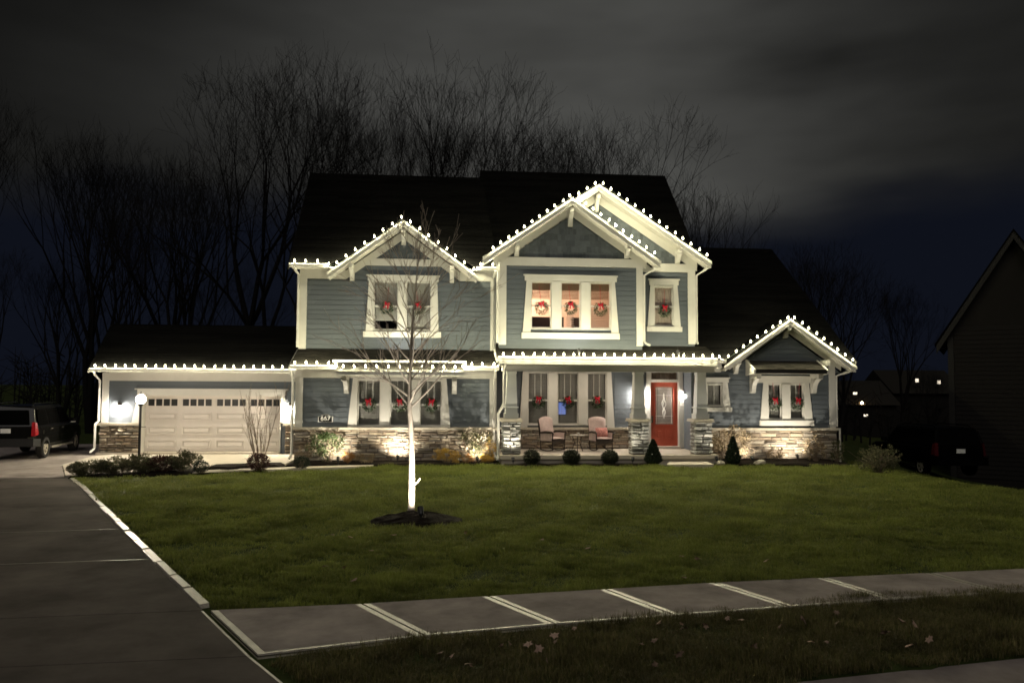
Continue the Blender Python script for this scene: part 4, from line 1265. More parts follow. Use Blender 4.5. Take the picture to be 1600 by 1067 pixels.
while z < 3.1:
    mm = M()
    mm.add([(8.80 - .024, WY + .02, z), (8.80 - .024, PY - .03, z), (8.80 - .006, PY - .03, z + .169), (8.80 - .006, WY + .02, z + .169), (8.80, WY + .02, z), (8.80, PY - .03, z), (8.80, PY - .03, z + .169), (8.80, WY + .02, z + .169)],
           [(0, 1, 2, 3), (4, 5, 1, 0), (2, 6, 7, 3), (0, 3, 7, 4), (1, 5, 6, 2)])
    ob('siding_board', mm, 'siding', sw)
    z += .165
sm = ob('stone_base', M().box(8.76, 8.80, WY + .0, PY - .02, .28, .97), 'mortar', HP)
stone_wall(WY, PY - .05, .32, .97, 8.76, sm, single=False, face='x')
board('stone_ledge', 8.64, 8.79, WY, PY - .15, .975, 1.05, 'ledge')
board('corner_board', 8.745, 8.80, WY - .055, WY + .14, 1.06, 3.14)
board('corner_board', 8.80, 8.94, WY - .055, WY - .026, 1.11, 3.02)
window(WY, ws, 1.40, 2.62, sill=(10.83, 12.76, 1.18, 1.36),
       cas=[[(10.86, 1.36), (11.15, 1.36), (11.15, 2.66), (10.98, 2.66)], [(12.45, 1.36), (12.74, 1.36), (12.62, 2.66), (12.45, 2.66)]], rail=1.99, grille=1)
window(WY, w2, 1.86, 2.60, head=(8.90, 9.74, 2.66, 2.79), sill=(8.93, 9.84, 1.66, 1.80),
       cas=[[(8.90, 1.80), (8.97, 1.80), (8.97, 2.66), (8.90, 2.66)], [(9.53, 1.80), (9.80, 1.80), (9.70, 2.66), (9.53, 2.66)]], hung=False, grille=1)
# awning roof over the paired window
roof_plane((10.42, 25.15, 3.10), (12.92, 25.15, 3.10), (10.42, 25.88, 3.42), (12.92, 25.88, 3.42))
ob('awning_end', M().prism([(25.13, 2.97), (25.88, 2.90), (25.88, 3.46), (25.13, 3.10)], 10.36, 10.42, 'x'), 'trim', HP)
ob('awning_end', M().prism([(25.13, 2.97), (25.88, 2.90), (25.88, 3.46), (25.13, 3.10)], 12.92, 12.98, 'x'), 'trim', HP)
board('awning_fascia', 10.42, 12.92, 25.12, 25.155, 2.98, 3.085, 'shadetrim')
board('soffit', 10.42, 12.92, 25.155, WY - .05, 2.97, 2.985, 'soffit')
board('window_head', 10.55, 12.85, WY - .075, WY, 2.66, 2.90)
for x in (10.58, 12.76):
    bracket(x, WY, 25.22, 2.30, 2.96, w=.17)
downspout([(13.98, 25.5, 3.12), (13.92, 25.6, 3.05), (13.63, 25.88, 2.92), (13.63, 25.88, 1.15)])
downspout([(13.66, 25.74, 1.1), (13.66, 25.74, -.3)], .035)

# ------------------------------------------------------------------ light strings
bm_ = M()
bm_.lathe([(.0, -.012), (.016, -.012), (.018, .022), (.012, .026)], 8, mi=1)
bm_.lathe([(.012, .024), (.028, .040), (.034, .062), (.028, .092), (.014, .124), (.002, .148)], 8, mi=0)
BULB_ME = bm_.mesh('bulb', [MT['bulb'], MT['wire']], smooth=True)
BULB_DIM = BULB_ME.copy(); BULB_DIM.materials[0] = MT['dimbulb']
LAMPS = []
for k in range(5):                                    # five brightnesses of the lamp inside the clear bulb
    L_ = bpy.data.lights.new('bulb_lamp', 'POINT')
    L_.energy = BULB * 0.0245 * (0.6, 0.8, 0.95, 1.1, 1.3)[k]
    L_.color = (1.0, 0.93, 0.60)
    L_.shadow_soft_size = 0.018
    LAMPS.append(L_)
def light_string(label, pts, n, group='festoon lights along the eaves and gables', dim=(), scale=1.0):
    pts = [Vector(p) + Vector((0, .035, .012)) for p in pts]
    o = thing('light_string', label, 'light string', tuple(pts[0]), group)
    segs = [(a, b, (b - a).length) for a, b in zip(pts, pts[1:])]
    T = sum(s_[2] for s_ in segs)
    wire = []
    for i in range(n):
        d = T * (i + .25) / (n - .5)
        for a, b, l in segs:
            if d <= l + 1e-6:
                p = a.lerp(b, d / l); break
            d -= l
        else:
            p = pts[-1]
        inst('bulb', BULB_DIM if i in dim else BULB_ME, o, p, (scale * .78,) * 3, (R_.uniform(-.05, .45), R_.uniform(-.3, .3), R_.uniform(-.5, .5)))
        if i not in dim:
            lamp = bpy.data.objects.new('lamp', LAMPS[R_.randrange(5)])
            COL.objects.link(lamp)
            lamp.parent = o
            lamp.location = p - Vector(ROOT[o.name]) + Vector((0, -.02, .055))
        wire.append(p)
    fine = []
    for a, b in zip(wire, wire[1:]):
        for k in range(3):
            q = a.lerp(b, k / 3); q.z -= .012 * math.sin(math.pi * k / 3)
            fine.append(q)
    fine.append(wire[-1])
    ob('wire', M().tube(fine, .005, 4), 'wire', o)
    return o
light_string('straight row of warm bulbs along the garage eave', [(-12.12, 27.56, 3.05), (-4.97, 27.56, 3.05)], 22)
light_string('warm bulbs along the lower eave, dropping over the little bay roof by the bare tree',
             [(-4.88, 24.89, 3.14), (-3.50, 24.89, 3.14), (-3.40, 24.32, 3.02), (.54, 24.32, 3.02), (.64, 24.89, 3.14), (1.62, 24.89, 3.14)], 22)
light_string('warm bulbs on the narrow upper gable behind the bare tree',
             [(-5.10, 25.60, 6.51), (-4.0, 25.60, 6.51), (-3.84, 25.62, 6.33), (PK[0], 25.62, 8.08), (.92, 25.62, 6.32), (1.04, 25.60, 6.51), (1.62, 25.60, 6.51)], 22)
light_string('warm bulbs on the lower front gable over the three lit bedroom windows', [(1.42, 24.72, 6.87), (TP[0], 24.72, 8.76), (6.90, 24.72, 6.82)], 22, dim=(16,))
light_string('warm bulbs on the tallest gable at the top of the house', [(4.35, 25.42, 8.92), (RP[0], 25.42, 9.42), (8.95, 25.42, 6.91)], 17)
light_string('long straight row of warm bulbs along the porch eave', [(1.70, 23.98, 3.44), (8.62, 23.98, 3.44)], 22)
light_string('warm bulbs on the low right-hand gable above the awning window', [(8.85, 25.30, 3.46), (9.50, 25.30, 3.46), (WP[0], 25.32, 4.92), (14.02, 25.32, 3.36)], 20)

# ------------------------------------------------------------------ garden spotlights
def aim(o, target):
    d = Vector(target) - Vector(o.location)
    o.rotation_euler = d.to_track_quat('-Z', 'Y').to_euler()
def spot(label, loc, target, power, angle=80, col=(1.0, 0.90, 0.72), blend=.6, group='landscape spotlights', size=1.0):
    o = thing('spotlight', label, 'spotlight', loc, group)
    l = Vector(loc)
    d = (Vector(target) - l).normalized()
    hb = l + Vector((0, 0, .10 * size))
    ob('stake', M().tube([tuple(l - Vector((0, 0, .05))), tuple(hb)], .012 * size, 6), 'metal', o)
    e = hb + d * .13 * size
    ob('housing', M().tube([tuple(hb - d * .02), tuple(hb), tuple(hb + d * .04 * size), tuple(e)], [.02 * size, .038 * size, .048 * size, .052 * size], 10), 'metal', o)
    L_ = bpy.data.lights.new('spot_lamp', 'SPOT')
    L_.energy = power * SPOTK
    L_.color = col
    L_.spot_size = math.radians(angle)
    L_.spot_blend = blend
    L_.shadow_soft_size = .03
    lo_ = bpy.data.objects.new('lamp', L_)
    COL.objects.link(lo_)
    lo_.parent = o
    ROOT[lo_.name] = ROOT[o.name]
    lo_.location = (e + d * .012) - l
    lo_.rotation_euler = d.to_track_quat('-Z', 'Y').to_euler()
    ob('lens', M().tube([tuple(e - d * .012), tuple(e - d * .008)], .045 * size, 10), 'spotlens', o)
    return o
spot('black spotlight standing on the mulch at the foot of the bare tree', (-.42, 14.24, .06), (-.68, 15.3, 1.25), 560, 122, col=(1.0, .94, .85), blend=1.0, size=1.15)
spot('black ground spotlight washing the stone under the triple bay window', (-1.50, 24.80, .07), (-1.50, 25.6, .9), 170, 125)
spot('black ground spotlight shining through the green shrub below the house number', (-3.30, 24.38, .07), (-3.6, 25.75, 1.3), 150, 125)
spot('black ground spotlight behind the pale flowering shrub near the porch downspout', (1.02, 24.34, .07), (.85, 25.75, 1.3), 150, 125)
spot('black ground spotlight at the stone below the awning window', (11.72, 24.85, .07), (11.75, 26.0, 1.1), 165, 135)
spot('assumed black ground spotlight in front of the large dry-leaved shrub', (9.95, 24.30, .07), (9.75, 25.95, 1.4), 150, 120)  # unseen lamp, assumed and added to light the shrub and the small-window wall
spot('black spotlight beside the first porch pillar near the downspout', (2.12, 24.05, .05), (2.12, 24.8, 1.6), 90, 90)
spot('small black spotlight added to brighten the middle porch pillar', (5.92, 24.08, .05), (6.3, 24.8, 1.9), 50, 80)  # extra lamp, added only to lift the middle pillar
spot('small black spotlight added to brighten the last porch pillar', (8.66, 24.06, .06), (8.45, 24.8, 1.9), 45, 80)  # extra lamp, added only to lift the last pillar
spot('black spotlight on the skirt roof under the upper paired window', (-1.50, 25.28, 3.28), (-1.5, 26.3, 5.4), 54, 135, col=(1.0, .94, .86))
spot('black spotlight on the porch gutter under the three lit windows', (4.22, 24.12, 3.47), (4.1, 25.35, 5.5), 47, 135, col=(1.0, .94, .86))
spot('black spotlight on the porch gutter above the red door', (7.45, 24.12, 3.47), (7.6, 26.0, 5.3), 15, 110, col=(1.0, .94, .86))

# ------------------------------------------------------------------ lanterns
def lantern(name, label, loc, out=(0, -1), mt='globe', r=.11, arm=.16, double=False):
    """globe lantern on a wall arm; out is the direction away from the wall"""
    o = thing(name, label, 'lantern', loc, 'wall lanterns')
    x, y, z = loc
    ox, oy = out
    sx = -oy
    ob('back_plate', M().tube([(x, y, z + .10), (x + ox * .025, y + oy * .025, z + .10)], .06, 10), 'bronze', o)
    cx, cy = x + ox * arm, y + oy * arm
    ob('arm', M().tube([(x, y, z + .10), (x + ox * arm * .5, y + oy * arm * .5, z + .20), (cx, cy, z + .17), (cx, cy, z + .09)], .012, 6), 'bronze', o)
    ob('cap', M().lathe([(.0, .19), (.012, .17), (.02, .12), (.10, .085), (.125, .07), (.0, .07)], 10, (cx, cy, z)), 'bronze', o)
    prof = [(.02, .075)] + [(r * math.sin(a), r * .98 * math.cos(a) - .03) for a in [math.pi * k / 8 for k in range(1, 8)]] + [(.01, -r - .03)]
    ob('globe', M().lathe(prof, 12, (cx, cy, z)), mt, o, smooth=True)
    return o
lantern('wall_lantern', 'glowing wall lantern on the siding between garage corner and garage door', (-11.40, GY - .03, 1.66), mt='soft')
lantern('wall_lantern', 'round wall lantern between the garage door and the downspout corner', (-5.52, GY - .03, 1.66), mt='globe')
lantern('wall_lantern', 'glowing wall lantern to the right of the red door', (8.555, PY - .03, 2.20), mt='cool', arm=.16, r=.08)
lantern('wall_lantern', 'wall lantern left of the red door, half behind the middle porch pillar', (6.88, PY - .03, 2.22), mt='cool', arm=.16, r=.08)
for dx_, lab in ((3.25, 'assumed recessed downlight over the left rocking chair, added to light the porch'), (5.25, 'assumed recessed downlight over the right rocking chair, added to light the porch')):  # unseen lamps, assumed in the ceiling and added to brighten the porch
    dl_ = thing('assumed_downlight', lab, 'downlight', (dx_, 25.7, 3.15), 'assumed porch lights')
    ob('trim_ring', M().lathe([(.07, 3.148), (.10, 3.146), (.10, 3.150)], 14, (dx_, 25.7, 0)), 'white', dl_)
    ob('lens', M().lathe([(.0, 3.1475), (.068, 3.1475)], 14, (dx_, 25.7, 0)), 'assumed_downlens', dl_)
# post lamp
pl_ = thing('post_lamp', 'black lamp post with a glowing round globe in the bed before the garage', 'lamp post', (-9.12, 24.0, .05))
ob('post', M().tube([(-9.12, 24.0, 0), (-9.12, 24.0, .12), (-9.12, 24.0, .13), (-9.12, 24.0, 1.86)], [.06, .06, .038, .036], 10), 'metal', pl_)
ob('ladder_bar', M().tube([(-9.34, 24.0, 1.22), (-8.95, 24.0, 1.22)], .013, 6), 'metal', pl_)
ob('fitter', M().lathe([(.036, 1.82), (.07, 1.87), (.085, 1.91), (.06, 1.93), (.0, 1.93)], 10, (-9.12, 24.0, 0)), 'metal', pl_)
r = .135
ob('globe', M().lathe([(.02, 1.92)] + [(r * math.sin(a), 2.04 - r * math.cos(a)) for a in [math.pi * k / 9 for k in range(1, 9)]] + [(.02, 2.175)], 14, (-9.12, 24.0, 0)), 'globe', pl_, smooth=True)
ob('finial', M().lathe([(.05, 2.165), (.045, 2.19), (.015, 2.21), (.02, 2.24), (.0, 2.29)], 8, (-9.12, 24.0, 0)), 'metal', pl_)
# warm lamp in the lit bedroom
tl = thing('ceiling_light', 'warm ceiling light inside the lit upper bedroom', 'ceiling light', (4.1, 27.0, 6.44))
ob('lamp_shade', M().lathe([(.0, 6.22), (.16, 6.25), (.2, 6.34), (.1, 6.41), (.0, 6.41)], 12, (4.1, 27.0, 0)), 'roomlamp', tl, smooth=True)
ob('canopy_plate', M().lathe([(.08, 6.41), (.08, 6.45), (0, 6.45)], 10, (4.1, 27.0, 0)), 'white', tl)
tl3 = thing('ceiling_light', 'warm ceiling light inside the narrow upper room', 'ceiling light', (7.2, 27.1, 6.38))
ob('lamp_shade', M().lathe([(.0, 6.2), (.12, 6.22), (.15, 6.30), (.08, 6.36), (.0, 6.36)], 12, (7.2, 27.1, 0)), 'hallamp', tl3, smooth=True)
ob('canopy_plate', M().lathe([(.06, 6.36), (.06, 6.39), (0, 6.39)], 10, (7.2, 27.1, 0)), 'white', tl3)
tl2 = thing('table_lamp', 'small warm bedside lamp behind the left lit window', 'lamp', (2.85, 27.6, 5.0))
ob('lamp_base', M().lathe([(.07, 4.85), (.05, 4.9), (.02, 5.0), (.02, 5.15)], 8, (2.85, 27.6, 0)), 'bronze', tl2)
ob('lamp_shade', M().lathe([(.17, 5.13), (.11, 5.40)], 12, (2.85, 27.6, 0)), 'roomlamp', tl2, smooth=True)
bd_ = thing('bed', 'grey upholstered bed with tall headboard in the lit upper bedroom', 'bed', (3.2, 26.6, 3.95))
ob('headboard', M().box(2.3, 4.0, 25.95, 26.05, 3.95, 4.86), 'headboard', bd_)
ob('mattress', M().box(2.3, 4.0, 26.05, 27.9, 4.1, 4.5), 'roomwall', bd_)
dr_ = thing('dresser', 'dark dresser behind the middle lit window', 'dresser', (4.55, 26.2, 3.95))
ob('carcass', M().box(4.32, 4.74, 25.9, 26.3, 3.95, 4.80), 'headboard', dr_)
ob('top', M().box(4.29, 4.77, 25.88, 26.33, 4.80, 4.84), 'headboard', dr_)

# ------------------------------------------------------------------ wreaths
def wreath_mesh(seed):
    rr = random.Random(seed)
    mm = M()
    for i in range(420):
        a = rr.uniform(0, 2 * math.pi); b = rr.uniform(0, 2 * math.pi)
        Rr, r_ = .165, .055 * rr.uniform(.6, 1.15)
        c = Vector(((Rr + r_ * math.cos(b)) * math.cos(a), r_ * math.sin(b) * .8, (Rr + r_ * math.cos(b)) * math.sin(a)))
        d = Vector((rr.gauss(0, 1), rr.gauss(0, .7) - .3, rr.gauss(0, 1))).normalized() * .055
        w = d.cross(Vector((rr.gauss(0, 1), rr.gauss(0, 1), rr.gauss(0, 1)))).normalized() * .010
        mm.add([c - w, c + w, c + d + w * .3, c + d - w * .3], [(0, 1, 2, 3)])
    return mm.mesh('needles', MT['wreath'])
def bow_mesh(seed):
    rr = random.Random(seed)
    mm = M()
    for sg in (-1, 1):
        for k, (ln, up) in enumerate(((.10, .035), (.085, -.01))):
            pts = []
            for i in range(9):
                q = i / 8
                a = q * 2 * math.pi
                pts.append(Vector((sg * (ln / 2) * (1 - math.cos(a)), -.02 - .035 * math.sin(a) * sg * .6, up * (1 - math.cos(a)) / 2 * 1.6 + .0)))
            for p, q in zip(pts, pts[1:]):
                w = Vector((0, 0, .030))
                mm.add([p - w, q - w, q + w, p + w], [(0, 1, 2, 3)])
    for sg in (-1, 1):
        pts = [Vector((sg * .01, -.03, 0)), Vector((sg * .035, -.045, -.06)), Vector((sg * (.05 + rr.uniform(0, .02)), -.03, -.13)), Vector((sg * .06, -.04, -.17))]
        for p, q in zip(pts, pts[1:]):
            w = Vector((.022, 0, 0.004))
            mm.add([p - w, q - w, q + w, p + w], [(0, 1, 2, 3)])
    mm.lathe([(.0, -.028), (.026, -.018), (.03, 0), (.026, .018), (0, .028)], 8, (0, -.045, 0))
    return mm.mesh('bow', MT['ribbon'], smooth=True)
WM = [wreath_mesh(i) for i in range(3)]; BM = [bow_mesh(i) for i in range(3)]
cord_me = M().box(-.006, .006, -.004, .004, 0, 1).mesh('cord', MT['ribbon'])
def wreath(label, x, Y, z, s_=1.05, cord=0.0):
    o = thing('wreath', label, 'wreath', (x, Y, z), 'wreaths with red bows on the windows', local=True)
    o.scale = (s_, s_, s_)
    o.rotation_euler = (0, R_.uniform(-.15, .15), 0)
    k = R_.randrange(3)
    a = inst('needle_ring', WM[k], o, (0, 0, 0)); a['kind'] = 'stuff'
    inst('bow', BM[R_.randrange(3)], o, (0, -.04, .130), (.92, 1.0, .92), (0, R_.uniform(-.2, .2), 0))
    if cord:
        inst('hanging_cord', cord_me, o, (0, 0, .2), (.7, 1, cord))
    return o
WD = -.05
for lab, x, Y, z, c in (
    ('wreath with red bow on the left sash of the paired upper window behind the tree', -2.02, UY, 5.12, .5),
    ('wreath with red bow on the right sash of the paired upper window behind the tree', -.95, UY, 5.12, .5),
    ('wreath with red bow on the left of the three lit upper windows', 3.15, TY, 5.10, .55),
    ('wreath with full red bow on the middle of the three lit upper windows', 4.13, TY, 5.10, .55),
    ('wreath with red bow on the right of the three lit upper windows', 5.13, TY, 5.08, .55),
    ('wreath with red bow on the single narrow upper window', 7.52, RY, 5.12, .5),
    ('wreath with red bow on the triple window, left pane, nearest the house number', -2.49, LY, 1.86, 0),
    ('wreath with red bow on the triple window, just left of the pale trunk', -1.48, LY, 1.86, 0),
    ('wreath with red bow on the triple window, just right of the pale trunk', -.48, LY, 1.86, 0),
    ('wreath with red bow on the porch window behind the left rocking chair', 3.25, PY, 1.93, 0),
    ('wreath with red bow on the middle porch window above the side table', 4.31, PY, 1.93, 0),
    ('wreath with red bow on the porch window behind the right rocking chair', 5.36, PY, 1.94, 0),
    ('wreath with red bow on the left pane under the awning roof', 11.40, WY, 1.95, .5),
    ('wreath with red bow on the right pane under the awning roof', 12.19, WY, 1.95, .5)):
    wreath(lab, x, Y + WD, z, 1.02, c)

# blue glowing screen in the middle porch window
scr = thing('television', 'small blue glowing screen inside the middle porch window', 'television', (4.12, PY + .105, 1.5), local=True)
inst('screen', M().box(-.13, .13, 0, .012, 0, .42).mesh('screen', MT['screen']), scr, (0, 0, 0))
inst('casing', M().box(-.145, .145, .012, .025, -.015, .435).mesh('casing', MT['black']), scr, (0, 0, 0))

# ------------------------------------------------------------------ house number plaque
pq = thing('house_number_plaque', 'black arched plaque with white border and number 667 left of the bay window', 'plaque', (-3.88, LY - .03, 1.42), local=True)
def plaque_poly(w, h, k):
    P = [(-w, -h), (w, -h), (w, h * .45)]
    P += [(w * .82, h * .5)]
    for i in range(7):
        a = math.pi * i / 6
        P.append((w * .62 * math.cos(a), h * .55 + h * .45 * math.sin(a)))
    P += [(-w * .82, h * .5), (-w, h * .45)]
    return [(a * k, b * k) for a, b in P]
inst('border', M().prism(plaque_poly(.235, .125, 1.0), -.012, .004).mesh('border', MT['white']), pq, (0, 0, 0))
inst('face', M().prism(plaque_poly(.235, .125, .89), -.020, -.012).mesh('face', MT['black']), pq, (0, 0, 0))
fc = bpy.data.curves.new('digits', 'FONT')
fc.body = '667'
fc.size = .20
fc.align_x = 'CENTER'; fc.align_y = 'CENTER'
fc.extrude = .004
fc.offset = .006
fo = bpy.data.objects.new('digits_tmp', fc)
COL.objects.link(fo)
bpy.context.view_layer.update()
dg = bpy.context.evaluated_depsgraph_get()
me = bpy.data.meshes.new_from_object(fo.evaluated_get(dg))
me.materials.clear(); me.materials.append(MT['white'])
bpy.data.objects.remove(fo)
inst('digits', me, pq, (0, -.026, -.012), (1.05, 1, 1), (math.pi / 2, 0, 0))

# ------------------------------------------------------------------ porch furniture
def rocking_chair(label, loc, rz):
    o = thing('rocking_chair', label, 'rocking chair', loc, 'rocking chairs on the porch', rz, local=True)
    # local: faces -y; seat at .43
    w = .31
    for sx in (-1, 1):
        pts = [(sx * (w - .02), -.42 + .88 * i / 10, .03 + .10 * ((i - 5) / 5.0) ** 2) for i in range(11)]
        ob('rocker', M().tube(pts, .018, 6), 'wicker', o)
        ob('front_leg', M().tube([(sx * (w - .02), -.28, .05), (sx * (w - .01), -.30, .42), (sx * w, -.32, .64)], .02, 6), 'wicker', o)
        ob('rear_leg', M().tube([(sx * (w - .02), .26, .06), (sx * (w - .02), .28, .42), (sx * (w - .03), .40, 1.06)], .02, 6), 'wicker', o)
        am = M()
        am.tube([(sx * (w - .02), .30, .62), (sx * (w + .03), .0, .66), (sx * (w + .03), -.30, .655), (sx * (w + .01), -.36, .60)], [.03, .036, .036, .024], 8)
        ob('arm', am, 'wicker', o)
        pn = M().box(sx * (w + .0) - .008, sx * (w + .0) + .008, -.26, .26, .36, .62)
        ob('side_panel', pn, 'cushion', o)
    ob('seat', M().box(-w + .01, w - .01, -.30, .28, .34, .38), 'wicker', o)
    ob('apron', M().box(-w + .01, w - .01, -.315, -.30, .25, .38), 'wicker', o)
    bk = M()
    N = 10
    for i in range(N):
        u0 = -1 + 2 * i / N; u1 = -1 + 2 * (i + 1) / N
        h0 = 1.04 + .09 * (1 - u0 * u0); h1 = 1.04 + .09 * (1 - u1 * u1)
        ww = w - .02
        bk.hexa([(u0 * ww, .28, .38), (u1 * ww, .28, .38), (u1 * ww, .31, .38), (u0 * ww, .31, .38)],
                [(u0 * ww, .28 + .18 * (h0 - .38), h0), (u1 * ww, .28 + .18 * (h1 - .38), h1), (u1 * ww, .31 + .18 * (h1 - .38), h1), (u0 * ww, .31 + .18 * (h0 - .38), h0)])
    ob('backrest', bk, 'wicker', o)
    def soft(nx_, ny_, fn):
        mm = M()
        for j in range(ny_ + 1):
            for i in range(nx_ + 1):
                mm.v.append(fn(i / nx_, j / ny_, 1))
        k0 = len(mm.v)
        for j in range(ny_ + 1):
            for i in range(nx_ + 1):
                mm.v.append(fn(i / nx_, j / ny_, 0))
        for s0, fl in ((0, False), (k0, True)):
            for j in range(ny_):
                for i in range(nx_):
                    q = (s0 + j * (nx_ + 1) + i, s0 + j * (nx_ + 1) + i + 1, s0 + (j + 1) * (nx_ + 1) + i + 1, s0 + (j + 1) * (nx_ + 1) + i)
                    mm.f.append(q[::-1] if fl else q); mm.m.append(0)
        return mm
    rr = random.Random(int(loc[0] * 100))
    ph = rr.uniform(0, 6)
    def puff(u, v): return (max(0, math.sin(math.pi * u)) * max(0, math.sin(math.pi * v))) ** .35
    ob('seat_cushion', soft(10, 10, lambda u, v, t: (-w + .03 + (2 * w - .06) * u, -.33 + .58 * v, .44 + (.055 if t else -.055) * puff(u, v) + (.006 * math.sin(9 * u + ph) if t else 0))), 'cushion', o, smooth=True)
    def backf(u, v, t):
        z = .46 + (.63 + .07 * (1 - (2 * u - 1) ** 2)) * v
        return (-w - .01 + (2 * w + .02) * u, .20 + .18 * (z - .38) + (-.06 if t else .05) * puff(u, v) - (.012 * math.sin(7 * v + 3 * u + ph) if t else 0), z)
    ob('back_cushion', soft(10, 10, backf), 'cushion', o, smooth=True)
    return o, soft, puff
ch1, soft, puff = rocking_chair('rocking chair with plain pale cushions, turned towards the porch table, left of it', (3.63, 26.05, .30), math.radians(38))
ch2, _, _ = rocking_chair('rocking chair with a rose pillow on it, facing the lawn, right of the porch table', (5.30, 26.05, .30), math.radians(14))
pw = thing('pillow', 'rose patterned pillow leaning on the right rocking chair', 'pillow', (5.32, 25.98, .80), local=True, rz=math.radians(14))
ob('pillow_body', soft(8, 8, lambda u, v, t: (-.22 + .44 * u, (v - .5) * .30 * .35 + (-.075 if t else .06) * puff(u, v), .14 * 0 - .0 + .30 * v)), 'pillow', pw, smooth=True)
pw.location.z = .79
tb = thing('porch_table', 'small round side table between the two rocking chairs', 'table', (4.47, 25.95, .30), local=True)
ob('tabletop', M().lathe([(0, .53), (.25, .53), (.26, .545), (.25, .56), (0, .56)], 20), 'tabletop', tb)
for k in range(3):
    a = k * 2.094 + .4
    ob('leg', M().tube([(.20 * math.cos(a), .20 * math.sin(a), .53), (.10 * math.cos(a), .10 * math.sin(a), .30), (.22 * math.cos(a), .22 * math.sin(a), .0)], .014, 6), 'wicker', tb)
ob('shelf', M().lathe([(0, .20), (.14, .20), (.14, .215), (0, .215)], 14), 'wicker', tb)
cnd = thing('candle_jar', 'small pale candle jar on the porch table', 'candle', (4.50, 25.93, .86), local=True)
ob('jar', M().lathe([(0, 0), (.035, 0), (.038, .06), (.03, .075), (0, .075)], 10), 'tabletop', cnd)

# ------------------------------------------------------------------ planting
def leaf_cloud(mm, rr, c, rad, n, size, elong=1.8, shell=.55, zmin=None, clump=0, up=0.0):
    c = Vector(c)
    centers = None
    if clump:
        centers = []
        for _ in range(clump):
            d = Vector((rr.gauss(0, 1), rr.gauss(0, 1), rr.gauss(0, 1))).normalized()
            k = rr.uniform(.45, 1.0)
            centers.append((Vector((d.x * rad[0] * k, d.y * rad[1] * k, d.z * rad[2] * k)), rr.uniform(.18, .34)))
    for _ in range(n):
        if centers:
            cc_, cr = rr.choice(centers)
            d = Vector((rr.gauss(0, 1), rr.gauss(0, 1), rr.gauss(0, 1))).normalized() * cr * rr.uniform(.3, 1) ** .5
            p = cc_ + Vector((d.x * rad[0], d.y * rad[1], d.z * rad[2]))
        else:
            d = Vector((rr.gauss(0, 1), rr.gauss(0, 1), rr.gauss(0, 1))).normalized()
            k = shell + (1 - shell) * rr.random() ** .5
            k *= rr.uniform(.92, 1.06)
            p = Vector((d.x * rad[0] * k, d.y * rad[1] * k, d.z * rad[2] * k))
        q = c + p
        if zmin is not None and q.z < zmin: continue
        l = Vector((rr.gauss(0, 1), rr.gauss(0, 1), rr.gauss(up, 1)))
        l = (l.normalized() + p.normalized() * .6).normalized() * size * rr.uniform(.6, 1.25)
        w = l.cross(Vector((rr.gauss(0, 1), rr.gauss(0, 1), rr.gauss(0, 1))))
        if w.length < 1e-6: continue
        w = w.normalized() * l.length / elong / 2
        nrm = l.cross(w).normalized() * l.length * .12
        mm.add([q, q + l * .5 + w + nrm, q + l, q + l * .5 - w + nrm], [(0, 1, 2), (0, 2, 3)])
def stems(mm, rr, base, rad, n, r0, h0=.0, bend=.3, splits=2):
    base = Vector(base)
    for _ in range(n):
        d = Vector((rr.gauss(0, 1) * rad[0] * .5, rr.gauss(0, 1) * rad[1] * .5, rad[2] * rr.uniform(.9, 1.6)))
        p0 = base + Vector((rr.uniform(-.3, .3) * rad[0] * .5, rr.uniform(-.3, .3) * rad[1] * .5, h0))
        m1 = p0 + d * .5 + Vector((rr.gauss(0, .05), rr.gauss(0, .05), 0))
        p1 = p0 + d
        mm.tube([p0, m1, p1], [r0, r0 * .7, r0 * .3], 4, cap=False)
        for _ in range(splits):
            t_ = rr.uniform(.35, .9)
            q = p0.lerp(p1, t_)
            e = Vector((max(-.6, min(.6, rr.gauss(0, .4))) * rad[0], max(-.6, min(.6, rr.gauss(0, .4))) * rad[1], rr.uniform(.2, .6) * rad[2]))
            mm.tube([q, q + e * .5, q + e], [r0 * .5, r0 * .35, r0 * .15], 4, cap=False)
def shrub(name, label, cat, x, y, rad, n, size, mt, group=None, seed=1, zc=None, clump=0, elong=1.8, ns=8, r0=.012, extra=None, shell=.55, up=0.0, z0=None, nclump=0):
    rr = random.Random(seed)
    zb = zt(x, y) + (.03 if z0 is None else z0)
    o = thing(name, label, cat, (x, y, zb), group)
    zc = zb + rad[2] * 1.0 if zc is None else zb + zc
    sm = M(); stems(sm, rr, (x, y, zb - .03), rad, ns, r0)
    ob('stems', sm, 'twig', o)
    fm = M(); leaf_cloud(fm, rr, (x, y, zc), rad, n, size, elong, zmin=zb - .01, clump=clump, shell=shell, up=up)
    ob('foliage', fm, mt, o, kind='stuff')
    if extra:
        em, n2, s2, name2 = extra
        fm = M(); leaf_cloud(fm, rr, (x, y, zc + rad[2] * .12), [q * 1.02 for q in rad], n2, s2, 1.3, zmin=zb + .05, clump=max(6, clump))
        ob(name2, fm, em, o, kind='stuff')
    return o
